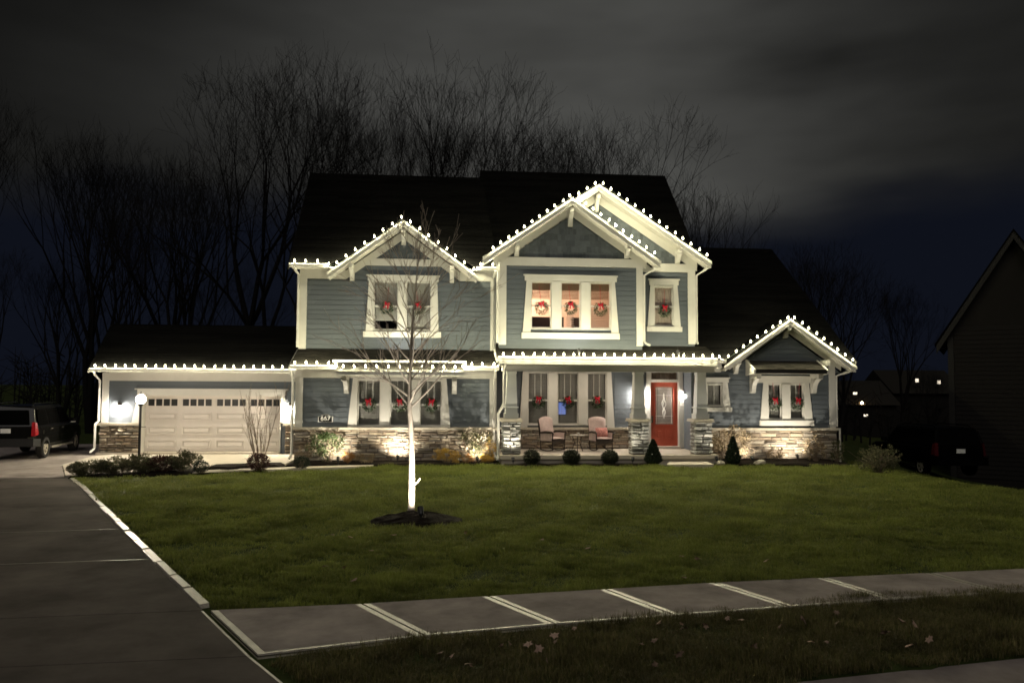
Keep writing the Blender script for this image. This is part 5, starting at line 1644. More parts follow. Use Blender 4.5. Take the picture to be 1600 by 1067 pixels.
# clipped boxwoods along the porch
G = 'clipped round boxwoods along the porch'
shrub('boxwood', 'dark round boxwood beside the first stone pillar of the porch', 'boxwood', 2.72, 24.22, (.27, .25, .24), 5200, .034, 'box', G, 11, shell=.35)
shrub('boxwood', 'dark round boxwood in front of the left rocking chair', 'boxwood', 3.98, 24.22, (.29, .26, .24), 5400, .034, 'box', G, 12, shell=.35)
shrub('boxwood', 'dark round boxwood in front of the right rocking chair', 'boxwood', 5.22, 24.22, (.28, .26, .23), 5200, .034, 'box', G, 13, shell=.35)
def cone_shrub(label, x, y, w, h, seed):
    rr = random.Random(seed)
    zb = .03
    o = thing('cone_evergreen', label, 'evergreen shrub', (x, y, zb), 'small cone evergreens')
    ob('trunk', M().tube([(x, y, zb - .05), (x, y, zb + h * .8)], [.03, .008], 6), 'bark', o)
    fm = M()
    for _ in range(3800):
        t_ = rr.random() ** 1.25
        r_ = w * (1 - t_) ** .8 * (.55 + .5 * rr.random() ** .5) * min(1, .55 + t_ * 4)
        a = rr.uniform(0, 6.283)
        p = Vector((x + r_ * math.cos(a), y + r_ * math.sin(a), zb + .03 + t_ * h * .97))
        l = Vector((math.cos(a) * .5 + rr.gauss(0, .35), math.sin(a) * .5 + rr.gauss(0, .35), 1.0)).normalized() * .075 * rr.uniform(.6, 1.2)
        w_2 = l.cross(Vector((rr.gauss(0, 1), rr.gauss(0, 1), .1))).normalized() * .011
        fm.add([p - w_2, p + w_2, p + l + w_2 * .3, p + l - w_2 * .3], [(0, 1, 2, 3)])
    ob('foliage', fm, 'ever', o, kind='stuff')
cone_shrub('dark narrow cone evergreen at the left of the entry step', 6.62, 24.2, .30, .74, 21)
cone_shrub('dark cone evergreen in the bed right of the last porch pillar', 9.22, 24.15, .27, .84, 22)
# beds by the triple window
shrub('hydrangea', 'tall green leafy shrub with pale leaves under the house number', 'shrub', -3.72, 25.02, (.62, .38, .50), 1300, .075, 'greenleaf', None, 31, zc=.55, clump=34, ns=16, extra=('bloom', 150, .05, 'pale_leaves'), elong=2.0)
shrub('hydrangea', 'tall shrub with cream dried flower heads near the porch downspout', 'shrub', .92, 25.02, (.52, .36, .50), 900, .07, 'perennial', None, 32, zc=.60, clump=26, ns=16, extra=('bloom', 520, .055, 'flower_heads'), elong=1.6)
shrub('loose_shrub', 'thin dry-leaved shrub against the stone left of the green shrub', 'shrub', -4.45, 25.1, (.30, .28, .34), 420, .055, 'dryleaf', None, 33, clump=14, ns=10)
shrub('loose_shrub', 'thin yellow-green shrub in the corner by the white downspout', 'shrub', 1.42, 25.15, (.22, .24, .42), 420, .055, 'gold', None, 34, clump=14, ns=10)
shrub('sedum_clump', 'rust-orange rounded clump in front of the green shrub', 'perennial', -3.05, 24.75, (.24, .22, .19), 800, .05, 'rust', 'autumn perennials along the bay', 35, ns=10, r0=.006, clump=20, up=1.2, elong=2.6)
shrub('sedum_clump', 'low tan clump right of the rust-orange one', 'perennial', -2.50, 24.80, (.34, .22, .15), 800, .05, 'dryleaf', 'autumn perennials along the bay', 36, ns=10, r0=.006, clump=20, up=1.2, elong=2.6)
shrub('sedum_clump', 'wide golden clump just right of the pale tree trunk', 'perennial', .08, 24.75, (.44, .28, .24), 1900, .05, 'gold', 'autumn perennials along the bay', 37, ns=16, r0=.006, clump=20, up=1.2, elong=2.6)
shrub('sedum_clump', 'low brown clump between the two golden ones', 'perennial', .72, 24.68, (.20, .18, .14), 500, .05, 'rust', 'autumn perennials along the bay', 38, ns=8, r0=.006, clump=20, up=1.2, elong=2.6)
shrub('sedum_clump', 'small golden clump at the foot of the white downspout', 'perennial', 1.26, 24.66, (.26, .22, .16), 900, .05, 'gold', 'autumn perennials along the bay', 39, ns=10, r0=.006, clump=20, up=1.2, elong=2.6)
# bed by the post lamp
for i, (x, y, rx, rz_, mt, lab, seed) in enumerate((
    (-9.70, 21.95, .42, .20, 'perennial', 'low dull-green perennial at the driveway corner of the lamp bed', 41),
    (-9.05, 22.10, .46, .27, 'perennial', 'leafy perennial left of the lamp post', 42),
    (-8.45, 22.30, .42, .30, 'perennial', 'taller leafy perennial at the lamp post', 43),
    (-7.95, 22.55, .42, .26, 'reddark', 'dark red-leaved mound right of the lamp post', 44),
    (-7.42, 22.55, .42, .34, 'perennial', 'feathery tall perennial at the right end of the lamp bed', 45))):
    shrub('perennial', lab, 'perennial', x, y, (rx * 1.15, .36, rz_ * .84), 2800, .07, mt, 'perennials in the lamp bed', seed, ns=34, r0=.005, clump=60 if i != 3 else 0, elong=3.2, up=.9)
shrub('boxwood', 'small dark spiky shrub at the left end of the path before the garage', 'shrub', -6.80, 22.30, (.20, .18, .17), 900, .06, 'ever', None, 46, elong=4, up=.8)
shrub('barberry', 'round dark red shrub under the tall bare shrub', 'shrub', -5.36, 22.85, (.32, .30, .25), 2200, .045, 'reddark', None, 47)
shrub('boxwood', 'small dark shrub at the foot of the house corner', 'shrub', -4.22, 23.35, (.24, .22, .18), 1200, .045, 'ever', None, 48)
# right wing bed
shrub('loose_shrub', 'large dry-leaved shrub right of the last porch pillar', 'shrub', 9.62, 25.25, (.80, .40, .60), 1500, .07, 'dryleaf', None, 51, zc=.62, clump=46, ns=26, elong=1.7)
shrub('loose_shrub', 'dry low shrub under the awning window, left of the spotlight', 'shrub', 11.15, 25.3, (.34, .26, .22), 380, .065, 'dryleaf', None, 52, clump=18, ns=14)
shrub('loose_shrub', 'dry loose shrub right of the spotlight at the stone wall', 'shrub', 12.55, 25.25, (.45, .30, .38), 650, .065, 'dryleaf', None, 53, zc=.40, clump=24, ns=20)
shrub('loose_shrub', 'dim green shrub at the right end of the stone wall', 'shrub', 13.25, 25.25, (.30, .28, .40), 600, .065, 'perennial', None, 54, zc=.40, clump=18, ns=14, z0=-.05)
shrub('round_bush', 'dim round bush standing alone on the slope right of the house', 'bush', 13.05, 22.3, (.58, .52, .46), 2600, .06, 'perennial', None, 55, zc=.42, clump=60, ns=30, z0=-.05)
for i, (x, y, s_) in enumerate(((8.75, 23.95, .13), (9.95, 23.98, .11), (10.12, 24.05, .15))):
    rr = random.Random(60 + i)
    mm = M()
    prof = [(0, -.05)] + [(s_ * math.sin(a), s_ * .7 * -math.cos(a) + .04) for a in [math.pi * k / 6 for k in range(1, 6)]] + [(0, s_ * .7 + .04)]
    mm.lathe(prof, 9, (x, y, .05))
    mm.v = [(a + rr.uniform(-.015, .015), b + rr.uniform(-.015, .015), c + rr.uniform(-.01, .01)) for a, b, c in mm.v]
    o = ob('boulder', mm, 'rock', loc=(x, y, .05))
    props(o, ('pale small boulder beside the entry step', 'pale small boulder by the cone evergreen, the smaller', 'pale boulder right of the cone evergreen, the larger')[i], 'boulder', 'boulders edging the right bed')

# ------------------------------------------------------------------ bare trees
def branch_tree(rr, base, d0, length, r0, depth, big, fine, levels=5, nseg=5, kids=(3, 5), spread=.6, up=.25, wob=.12, cut=2, sides=(7, 5, 4, 3, 3, 3), shrink=(.5, .72), rmin=.004):
    d = d0.normalized()
    p = Vector(base)
    pts = [p.copy()]; rad = [r0]
    sl = length / nseg
    for i in range(nseg):
        d = (d + Vector((rr.gauss(0, wob), rr.gauss(0, wob), rr.gauss(0, wob) + up * .18))).normalized()
        p = p + d * sl
        pts.append(p.copy()); rad.append(max(rmin, r0 * (1 - .72 * (i + 1) / nseg)))
    (big if depth < cut else fine).tube(pts, rad, sides[min(depth, len(sides) - 1)], cap=False)
    if depth >= levels: return
    n = rr.randint(*kids)
    for k in range(n):
        t_ = rr.uniform(.30, .98) if depth > 0 else rr.uniform(.38, 1.0)
        i = min(nseg - 1, int(t_ * nseg))
        q = pts[i].lerp(pts[i + 1], t_ * nseg - i)
        dl = (pts[i + 1] - pts[i]).normalized()
        side = dl.orthogonal().normalized()
        side.rotate(Matrix.Rotation(rr.uniform(0, 6.283), 3, dl))
        nd = (dl + side * spread * rr.uniform(.6, 1.3) + Vector((0, 0, up))).normalized()
        branch_tree(rr, q, nd, length * rr.uniform(*shrink), max(rmin, rad[i] * rr.uniform(.45, .65)), depth + 1, big, fine, levels, max(3, nseg - 1), kids, spread, up, wob, cut, sides, shrink, rmin)
# the young spot-lit tree on the lawn
yt = thing('young_tree', 'young bare tree with bright pale trunk lit from below on the front lawn', 'tree', (-.64, 14.96, .1))
rr = random.Random(5)
big, fine = M(), M()
tp = [(-.64, 14.96, .05), (-.63, 14.96, .25), (-.63, 14.955, .7), (-.635, 14.95, 1.2), (-.66, 14.95, 1.7), (-.69, 14.95, 2.1), (-.695, 14.96, 2.5), (-.68, 14.97, 3.0), (-.66, 14.99, 3.7), (-.60, 15.0, 4.5), (-.53, 15.0, 5.3), (-.49, 15.0, 5.75)]
tr_ = [.078, .064, .058, .055, .051, .048, .036, .028, .022, .015, .009, .004]
trunk = M().tube(tp, tr_, 12)
ob('trunk', trunk, 'palebark', yt, smooth=True)
ob('cut_stub', M().tube([(-.60, 14.93, .62), (-.52, 14.90, .68), (-.47, 14.89, .75)], [.02, .016, .013], 6), 'palebark', yt)
lim, tw_ = M(), M()
TV = [Vector(p) for p in tp]
for k in range(32):
    z = 2.08 + 3.1 * (k / 31) ** 1.3
    for i in range(len(TV) - 1):
        if TV[i].z <= z <= TV[i + 1].z: break
    q = TV[i].lerp(TV[i + 1], (z - TV[i].z) / (TV[i + 1].z - TV[i].z))
    a = k * 2.4 + rr.uniform(-.5, .5)
    el = rr.uniform(.55, 1.15) + (z - 2.1) * .10
    d = Vector((math.cos(a), math.sin(a) * .8, el))
    ln = rr.uniform(.95, 1.85) * (1.0 - .17 * (z - 2.1))
    branch_tree(rr, q, d, ln, max(.007, .019 * (1 - .25 * (z - 2.1))), 1, lim, tw_, levels=3, nseg=6, kids=(3, 5), spread=.62, up=.16, wob=.06, cut=2, sides=(6, 6, 4, 3), shrink=(.38, .62))
ob('limbs', lim, 'palebark', yt)
ob('crown', tw_, 'paletwig', yt, kind='stuff')
# tall bare multi-stem shrub before the garage
bs = thing('bare_shrub', 'tall leafless vase-shaped shrub in front of the garage door', 'shrub', (-5.55, 23.75, .1))
lim, tw_ = M(), M()
rr = random.Random(8)
for k in range(11):
    a = k * 2.4
    d = Vector((math.cos(a) * rr.uniform(.15, .55), math.sin(a) * .4, 1.0))
    branch_tree(rr, Vector((-5.55 + .06 * math.cos(a), 23.75 + .05 * math.sin(a), .05)), d, rr.uniform(1.2, 1.65), .018, 1, lim, tw_, levels=3, nseg=6, kids=(2, 4), spread=.42, up=.35, wob=.06, cut=2, sides=(5, 5, 4, 3), shrink=(.35, .6))
ob('stems', lim, 'twig', bs)
ob('twigs', tw_, 'twig', bs)

# background trees: a few prototypes, copied
def bif(rr, p, d, length, r0, depth, big, fine, levels, ang, up, wob, twigs):
    d = d.normalized()
    nseg = 4 if depth < 3 else 3 if depth < 5 else 2
    pts = [Vector(p)]; rad = [r0]
    q = Vector(p)
    r1 = r0 * (.74 if depth else .80)
    for i in range(nseg):
        d = (d + Vector((rr.gauss(0, wob), rr.gauss(0, wob), rr.gauss(0, wob * .6) + up * .12))).normalized()
        q = q + d * length / nseg
        pts.append(q.copy()); rad.append(r0 + (r1 - r0) * (i + 1) / nseg)
    (big if depth < 4 else fine).tube(pts, rad, (8, 6, 5, 4)[depth] if depth < 4 else 3, cap=False)
    if depth >= 2:
        for _ in range(twigs if depth < levels else twigs + 1):
            t_ = rr.uniform(.15, 1.0)
            i = min(nseg - 1, int(t_ * nseg))
            a = pts[i].lerp(pts[i + 1], t_ * nseg - i)
            side = Vector((rr.gauss(0, 1), rr.gauss(0, 1), rr.gauss(.3, .7))).normalized()
            e = (d * .7 + side * .8).normalized() * length * rr.uniform(.35, .8)
            b = a + e * .5 + Vector((rr.gauss(0, .05), rr.gauss(0, .05), .05)) * length
            fine.tube([a, b, a + e + Vector((0, 0, .12 * length))], [max(.010, r1 * .45), max(.009, r1 * .3), .008], 3, cap=False)
    if depth >= levels:
        return
    n = 2 if rr.random() < .55 else 3
    if depth == 0: n = rr.choice((3, 3, 4))
    ref = d.orthogonal().normalized()
    a0 = rr.uniform(0, 6.283)
    for k in range(n):
        sd = ref.copy(); sd.rotate(Matrix.Rotation(a0 + 6.283 * k / n + rr.uniform(-.4, .4), 3, d))
        an = ang * rr.uniform(.55, 1.3)
        nd = d * math.cos(an) + sd * math.sin(an) + Vector((0, 0, up))
        bif(rr, q, nd, length * rr.uniform(.68, .88), max(.010, r1 * rr.uniform(.60, .80)), depth + 1, big, fine, levels, ang, up, wob, twigs)
PROT = []
for k, (ns, ang, trunk_l, up_, wob, lev, tw, sd) in enumerate((
        (1, .42, 7.5, .13, .045, 6, 2, 101),      # broad round crown on one trunk
        (2, .36, 7.5, .14, .05, 6, 1, 102),      # twin stems
        (3, .38, 7.0, .14, .05, 5, 2, 103),      # clump of three leaning stems
        (1, .36, 8.5, .12, .045, 6, 2, 104),      # tall clear trunk
        (1, .30, 7.5, .16, .05, 6, 1, 105),      # narrow, sparse
        (2, .48, 6.0, .10, .06, 6, 1, 106))):    # wide spreading
    rr = random.Random(sd)
    big, fine = M(), M()
    for s_ in range(ns):
        a = s_ * 6.283 / ns + rr.uniform(-.4, .4)
        lean = rr.uniform(.12, .30) if ns > 1 else rr.uniform(0, .05)
        bif(rr, (rr.uniform(-.3, .3), rr.uniform(-.3, .3), -.3), Vector((math.cos(a) * lean, math.sin(a) * lean, 1)), trunk_l * rr.uniform(.9, 1.15), (.50 if ns == 1 else .36) * (.62 if k == 4 else 1), 0, big, fine, lev, ang, up_, wob, tw)
    top = float(np.percentile([v[2] for v in fine.v], 99.7))
    f_ = 20.0 / top
    for q in (big, fine):
        q.v = [(a * f_, b * f_, c * f_) for a, b, c in q.v]
    PROT.append((big.mesh('trunk', MT['bark']), fine.mesh('crown', MT['bark'])))
def back_tree(label, x, y, h, k, rz=None, lean=0.0, wide=1.0):
    z = zt(x, y)
    o = thing('bare_tree', label, 'tree', (x, y, z), 'leafless trees behind the house', local=True)
    o.rotation_euler = (0, lean, R_.uniform(0, 6.28) if rz is None else rz)
    s_ = h / 20.0
    o.scale = (s_ * wide, s_ * wide, s_)
    inst('trunk', PROT[k][0], o, (0, 0, 0))
    inst('crown', PROT[k][1], o, (0, 0, 0))['kind'] = 'stuff'
    return o
TREES = [
    ('dark bare tree at the far left edge of the yard, beyond the parked vehicle', -27.6, 46, 20.0, 4, .3),
    ('leaning multi-stemmed bare tree left of the garage', -22.0, 50, 19.0, 2, 1.0),
    ('bare tree directly behind the left end of the garage roof', -18.5, 46, 14.0, 1, 2.0),
    ('slim bare tree behind the garage between two broad ones', -17.0, 50, 18.5, 0, 3.0),
    ('broad bare tree over the middle of the garage roof', -15.3, 47, 17.0, 2, 4.0),
    ('tallest bare tree left of the main roof', -12.4, 48, 24.6, 0, .6),
    ('bare tree close beside the left end of the main roof', -9.4, 46, 19.5, 5, 2.4),
    ('bare tree rising just behind the left end of the main ridge', -6.6, 48, 22.8, 1, 1.4),
    ('slender bare tree behind the left third of the main ridge', -4.4, 52, 21.5, 3, 2.7),
    ('broad crowned bare tree behind the middle of the main ridge', -1.6, 50, 23.4, 0, 5.0),
    ('forked bare tree behind the step in the main ridge', 1.2, 49, 22.0, 2, .2),
    ('bare tree with wide right-leaning limbs behind the high ridge', 3.4, 51, 22.2, 5, 3.6),
    ('thin bare tree behind the tallest gable, standing clear', 6.3, 55, 22.8, 3, 1.9),
    ('narrow upright bare tree right of the tallest gable', 9.0, 52, 21.6, 5, .9),
    ('rounded bare tree behind the right end of the high ridge', 11.8, 52, 21.4, 0, 4.4),
    ('bushy bare tree at the right slope of the high roof', 16.0, 52, 18.4, 2, 5.6),
    ('thin dark bare tree over the low right roof', 18.6, 55, 15.0, 4, 2.2),
    ('low bare tree seen beside the lower right roof slope', 25.8, 52, 13.8, 2, 1.3),
    ('bare tree with a tall spike right of the low right roof', 28.9, 55, 14.6, 5, 3.3),
    ('lone slim bare tree between the house and the dark neighbour', 36.9, 60, 13.8, 3, .4),
    ('short bare tree in the dark gap left of the neighbouring house', 31.0, 58, 8.0, 0, 2.5),
    ('short bare tree nearest the neighbouring house', 41.0, 62, 7.5, 1, 5.1),
    ('small bare tree behind the parked vehicle at left', -24.5, 44, 11.0, 0, 3.9),
    ('scrubby bare tree low behind the garage roof, left of centre', -20.5, 43, 9.5, 2, .7),
    ('scrubby bare tree low behind the garage roof, right of centre', -12.6, 43, 10.0, 5, 5.3),
    ('scrubby bare tree low at the left edge', -30.5, 44, 8.5, 2, 1.7),
]
for (lab, x, y, h, k, rz) in TREES:
    back_tree(lab, x, y, h, k, rz, wide=.82)
# far wood: one dark mass on the horizon
rr = random.Random(77)
fm = M()
for _ in range(420):
    x = rr.uniform(-70, 110); y = rr.uniform(75, 100)
    if 20 < x < 90 and rr.random() < .4: pass
    z = zt(x, y)
    h = rr.uniform(4, 9) * (1 if x < 30 else .75)
    fm.tube([(x, y, z - .3), (x + rr.gauss(0, .4), y, z + h)], [.13, .02], 3, cap=False)
    for k in range(9):
        t_ = rr.uniform(.12, .95)
        fm.tube([(x, y, z + h * t_), (x + rr.gauss(0, 1.5), y + rr.gauss(0, 1), z + h * t_ + rr.uniform(.3, 2.2))], [.06, .012], 3, cap=False)
props(ob('far_wood', fm, 'bark'), 'dark leafless wood along the horizon beyond the houses', 'wood', kind='stuff')

# ------------------------------------------------------------------ neighbour and far houses
nb = thing('neighbour_house', 'nearly black neighbouring house with a steep gable at the right edge', 'house', (20.65, 30.0, -1.1), rz=math.radians(-36), local=True)
# local: x along its gable front, y away from us
npk, nl, nr = (2.35, 9.85), (-.42, 5.35), (5.1, 5.35)
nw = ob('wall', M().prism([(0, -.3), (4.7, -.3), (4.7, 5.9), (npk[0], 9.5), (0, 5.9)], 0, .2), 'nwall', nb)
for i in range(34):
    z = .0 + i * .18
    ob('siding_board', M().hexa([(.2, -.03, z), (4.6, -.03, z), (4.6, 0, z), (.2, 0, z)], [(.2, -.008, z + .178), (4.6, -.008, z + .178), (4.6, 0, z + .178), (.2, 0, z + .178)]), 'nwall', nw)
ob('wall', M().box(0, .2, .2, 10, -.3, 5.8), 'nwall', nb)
ob('corner_board', M().box(-.03, .18, -.05, .1, -.3, 5.7), 'shadetrim', nb)
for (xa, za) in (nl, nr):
    ob('rake_board', M().slope(xa, za, npk[0], npk[1], .34, -.45, -.40), 'shadetrim', nb)
    ob('soffit', M().slope(xa, za - .26, npk[0], npk[1] - .26, .03, -.40, 0), 'shadetrim', nb)
    ob('roof', M().slope(xa + (-.06 if xa < npk[0] else .06), za + .06, npk[0], npk[1] + .06, .08, -.5, 10), 'shaderoof', nb)
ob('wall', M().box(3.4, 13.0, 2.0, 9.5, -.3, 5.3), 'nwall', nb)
ob('roof', M().prism([(1.4, 5.2), (5.75, 9.2), (10.1, 5.2)], 3.2, 13.4, 'x'), 'shaderoof', nb)
nwin = ob('window', M().box(3.1, 4.2, -.06, 0, 2.0, 3.6), 'shadetrim', nb)
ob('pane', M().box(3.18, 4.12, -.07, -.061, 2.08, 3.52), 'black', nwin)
def far_house(label, x, y, w, h, lamp=None, wins=()):
    z = zt(x, y)
    o = thing('far_house', label, 'house', (x, y, z), 'far dark houses with lit windows')
    ob('wall', M().box(x - w / 2, x + w / 2, y, y + 8, z - .3, z + h), 'nwall', o)
    ob('roof', M().prism([(y - .5, z + h), (y + 4, z + h + 3.0), (y + 8.5, z + h)], x - w / 2 - .4, x + w / 2 + .4, 'x'), 'roof', o)
    for (wx, wz, ww, wh) in wins:
        f_ = ob('window', M().box(wx - ww / 2 - .08, wx + ww / 2 + .08, y - .06, y, wz - wh / 2 - .08, wz + wh / 2 + .08), 'shadetrim', o)
        ob('pane', M().box(wx - ww / 2, wx + ww / 2, y - .08, y - .061, wz - wh / 2, wz + wh / 2), 'farwin', f_)
    if lamp:
        p = lamp
        ob('porch_lamp', M().lathe([(0, -.16), (.12, -.1), (.16, 0), (.12, .1), (0, .16)], 8, (p[0], y - .3, p[1])), 'farlamp', o)
    return o
far_house('far dark house with a warm porch lamp, seen just right of the house corner', 50.5, 90, 9, 4.0, lamp=(50.45, .55), wins=((49.75, 1.72, .5, .28), (51.05, -.95, .5, .25)))
far_house('far dark house with two tiny lit windows, left of the neighbouring house', 60.5, 92, 9, 5.6, wins=((59.0, 3.35, .42, .42), (61.9, 3.15, .42, .42)))

# ------------------------------------------------------------------ vehicles
def suv(label, loc, rz):
    o = thing('parked_suv', label, 'car', loc, 'parked dark vehicles', rz, local=True)
    # local: nose towards +y, rear at y = -2.45; right side is +x
    hw = .98
    st = [  # y, sill z, belt z, belt half width, low half width
        (-2.46, .58, 1.12, .86, .86), (-2.38, .45, 1.14, .93, .92), (-2.0, .42, 1.15, hw, hw), (-1.0, .40, 1.13, hw + .01, hw), (0.3, .40, 1.11, hw + .01, hw),
        (1.1, .42, 1.10, .97, .97), (1.9, .44, 1.04, .95, .95), (2.40, .48, .92, .85, .88), (2.52, .55, .80, .74, .78)]
    mm = M()
    for y, z0, z1, wb, wl_2 in st:
        zm = (z0 + z1) / 2
        ring = [(-wl_2 * .93, z0), (-wl_2, z0 + .10), (-wb - .012, zm), (-wb, z1 - .05), (-wb + .05, z1), (wb - .05, z1), (wb, z1 - .05), (wb + .012, zm), (wl_2, z0 + .10), (wl_2 * .93, z0)]
        mm.v.extend([(x, y, z) for x, z in ring])
    n = 10
    for i in range(len(st) - 1):
        for k in range(n):
            a, b = i * n + k, i * n + (k + 1) % n
            mm.f.append((a, b, b + n, a + n)); mm.m.append(0)
    mm.f.append(tuple(range(n - 1, -1, -1))); mm.f.append(tuple((len(st) - 1) * n + k for k in range(n))); mm.m += [0, 0]
    body = ob('body', mm, 'carpaint', o, smooth=False)
    # cabin
    cb = M()
    rings = [(-2.40, -2.20, .88, .74), (-1.2, -1.2, .95, .78), (0.0, -.05, .95, .78), (1.10, .45, .93, .74)]
    for yb, yt_, wb, wt in rings:
        cb.v.extend([(-wb, yb, 1.12), (-wt - .03, yt_, 1.74), (-wt + .06, yt_, 1.82), (wt - .06, yt_, 1.82), (wt + .03, yt_, 1.74), (wb, yb, 1.12)])
    for i in range(3):
        for k in range(5):
            a, b = i * 6 + k, i * 6 + k + 1
            cb.f.append((a, b, b + 6, a + 6)); cb.m.append(0)
    cb.f.append((5, 4, 3, 2, 1, 0)); cb.f.append(tuple(18 + k for k in range(6))); cb.m += [0, 0]
    ob('cabin', cb, 'carpaint', o)
    def sideglass(y0, y1, y0t, y1t, name='side_window'):
        for sx in (-1, 1):
            def X(z): return sx * (.955 - (.955 - .815) * (z - 1.12) / .62 + .006)
            q = M().add([(X(1.17), y0, 1.17), (X(1.17), y1, 1.17), (X(1.69), y1t, 1.69), (X(1.69), y0t, 1.69)], [(0, 1, 2, 3)])
            ob(name, q, 'darkglass2', o)
    MT.setdefault('darkglass2', mat('tinted_glass', (.0025, .0025, .0025), .3, .0))
    sideglass(-2.18, -1.30, -2.10, -1.30); sideglass(-1.20, -.20, -1.20, -.22); sideglass(-.10, .86, -.13, .42)
    ob('rear_window', M().add([(-.72, -2.415, 1.20), (.72, -2.415, 1.20), (.62, -2.255, 1.68), (-.62, -2.255, 1.68)], [(0, 1, 2, 3)]), 'darkglass2', o)
    ob('windscreen', M().add([(-.82, 1.11, 1.16), (.82, 1.11, 1.16), (.68, .50, 1.70), (-.68, .50, 1.70)], [(0, 1, 2, 3)]), 'darkglass2', o)
    ob('rear_bumper', M().hexa([(-.95, -2.60, .48), (.95, -2.60, .48), (.99, -2.05, .44), (-.99, -2.05, .44)], [(-.94, -2.58, .74), (.94, -2.58, .74), (.985, -2.05, .70), (-.985, -2.05, .70)]), 'carplastic', o)
    ob('front_bumper', M().hexa([(-.85, 2.0, .40), (.85, 2.0, .40), (.78, 2.6, .44), (-.78, 2.6, .44)], [(-.96, 2.0, .66), (.96, 2.0, .66), (.78, 2.6, .66), (-.78, 2.6, .66)]), 'carplastic', o)
    ob('licence_plate', M().box(-.16, .16, -2.50, -2.47, .92, 1.07), 'plate', o)
    for sx in (-1, 1):
        ob('taillight', M().hexa([(sx * .84, -2.50, .82), (sx * .96, -2.46, .82), (sx * .995, -2.26, .86), (sx * .84, -2.30, .86)],
                                 [(sx * .83, -2.46, 1.28), (sx * .915, -2.42, 1.28), (sx * .945, -2.30, 1.25), (sx * .83, -2.33, 1.25)]), 'taillamp', o)
        ob('pillar_trim', M().tube([(sx * .90, -2.39, 1.24), (sx * .80, -2.24, 1.70)], .018, 5), 'chrome', o)
        ob('bumper_reflector', M().box(sx * .86 - .09, sx * .86 + .09, -2.62, -2.55, .74, .79), 'chrome', o)
        ob('fuel_badge', M().box(sx * .995 - .006, sx * .995 + .006, -1.92, -1.76, .86, .98), 'chrome', o)
        ob('roof_rail', M().tube([(sx * .68, -2.05, 1.82), (sx * .68, -1.95, 1.89), (sx * .68, .0, 1.90), (sx * .68, .25, 1.81)], .018, 6), 'chrome', o)
        for y in (-1.02, .02):
            ob('door_handle', M().tube([(sx * .985, y - .09, 1.0), (sx * 1.02, y - .06, 1.005), (sx * 1.02, y + .06, 1.005), (sx * .985, y + .09, 1.0)], .014, 5), 'chrome', o)
        for y0, y1 in ((-1.26, -.17), (-.13, .98)):
            ob('door', M().hexa([(sx * .994, y0, .50), (sx * .994, y1, .50), (sx * .970, y1, .50), (sx * .970, y0, .50)], [(sx * 1.0, y0, 1.06), (sx * 1.0, y1, 1.06), (sx * .970, y1, 1.06), (sx * .970, y0, 1.06)]), 'carpaint', o)
        ob('mirror', M().hexa([(sx * .98, .80, 1.14), (sx * 1.20, .78, 1.15), (sx * 1.20, .88, 1.15), (sx * .98, .90, 1.14)], [(sx * .99, .80, 1.30), (sx * 1.19, .78, 1.31), (sx * 1.19, .86, 1.31), (sx * .99, .88, 1.30)]), 'chrome', o)
        ob('running_board', M().box(sx * .99 - .05, sx * .99 + .05, -1.12, 1.02, .33, .39), 'alloy', o)
        ob('headlight', M().hexa([(sx * .55, 2.44, .70), (sx * .84, 2.36, .70), (sx * .86, 2.1, .72), (sx * .55, 2.2, .72)], [(sx * .55, 2.40, .86), (sx * .82, 2.33, .86), (sx * .84, 2.1, .86), (sx * .55, 2.2, .86)]), 'chrome', o)
        for y in (-1.55, 1.52):
            wh = M()
            x0, x1 = sx * .76, sx * 1.0
            Rr = .375
            prof = [(.26, 0.0), (Rr - .03, .0), (Rr, .04), (Rr, .20), (Rr - .03, .24), (.25, .24)]
            wl3 = M()
            N = 22
            for r_, t_ in prof:
                for k in range(N):
                    a = 6.2832 * k / N
                    wl3.v.append((x0 + (x1 - x0) * t_ / .24, y + r_ * math.cos(a), .375 + r_ * math.sin(a)))
            for i in range(len(prof) - 1):
                for k in range(N):
                    a, b = i * N + k, i * N + (k + 1) % N
                    wl3.f.append((a, b, b + N, a + N)); wl3.m.append(0)
            wheel = ob('wheel', wl3, 'tyre', o)
            rim = M()
            xf = x1 - sx * .03
            for k in range(N):
                a = 6.2832 * k / N; b = 6.2832 * (k + 1) / N
                rim.add([(xf, y + .25 * math.cos(a), .375 + .25 * math.sin(a)), (xf, y + .25 * math.cos(b), .375 + .25 * math.sin(b)), (xf - sx * .02, y + .21 * math.cos(b), .375 + .21 * math.sin(b)), (xf - sx * .02, y + .21 * math.cos(a), .375 + .21 * math.sin(a))], [(0, 1, 2, 3)])
            for k in range(6):
                a = 6.2832 * k / 6 + .3
                c_, s_2 = math.cos(a), math.sin(a)
                for wv in ((.035, .22),):
                    rim.hexa([(xf - sx * .03, y + .04 * c_ - wv[0] * s_2, .375 + .04 * s_2 + wv[0] * c_), (xf - sx * .03, y + .04 * c_ + wv[0] * s_2, .375 + .04 * s_2 - wv[0] * c_), (xf - sx * .03, y + wv[1] * c_ + wv[0] * s_2, .375 + wv[1] * s_2 - wv[0] * c_), (xf - sx * .03, y + wv[1] * c_ - wv[0] * s_2, .375 + wv[1] * s_2 + wv[0] * c_)],
                             [(xf, y + .04 * c_ - .03 * s_2, .375 + .04 * s_2 + .03 * c_), (xf, y + .04 * c_ + .03 * s_2, .375 + .04 * s_2 - .03 * c_), (xf, y + wv[1] * c_ + .03 * s_2, .375 + wv[1] * s_2 - .03 * c_), (xf, y + wv[1] * c_ - .03 * s_2, .375 + wv[1] * s_2 + .03 * c_)])
            rim.tube([(xf - sx * .03, y, .375), (xf + sx * .008, y, .375)], .055, 10)
            ob('rim', rim, 'alloy', wheel)
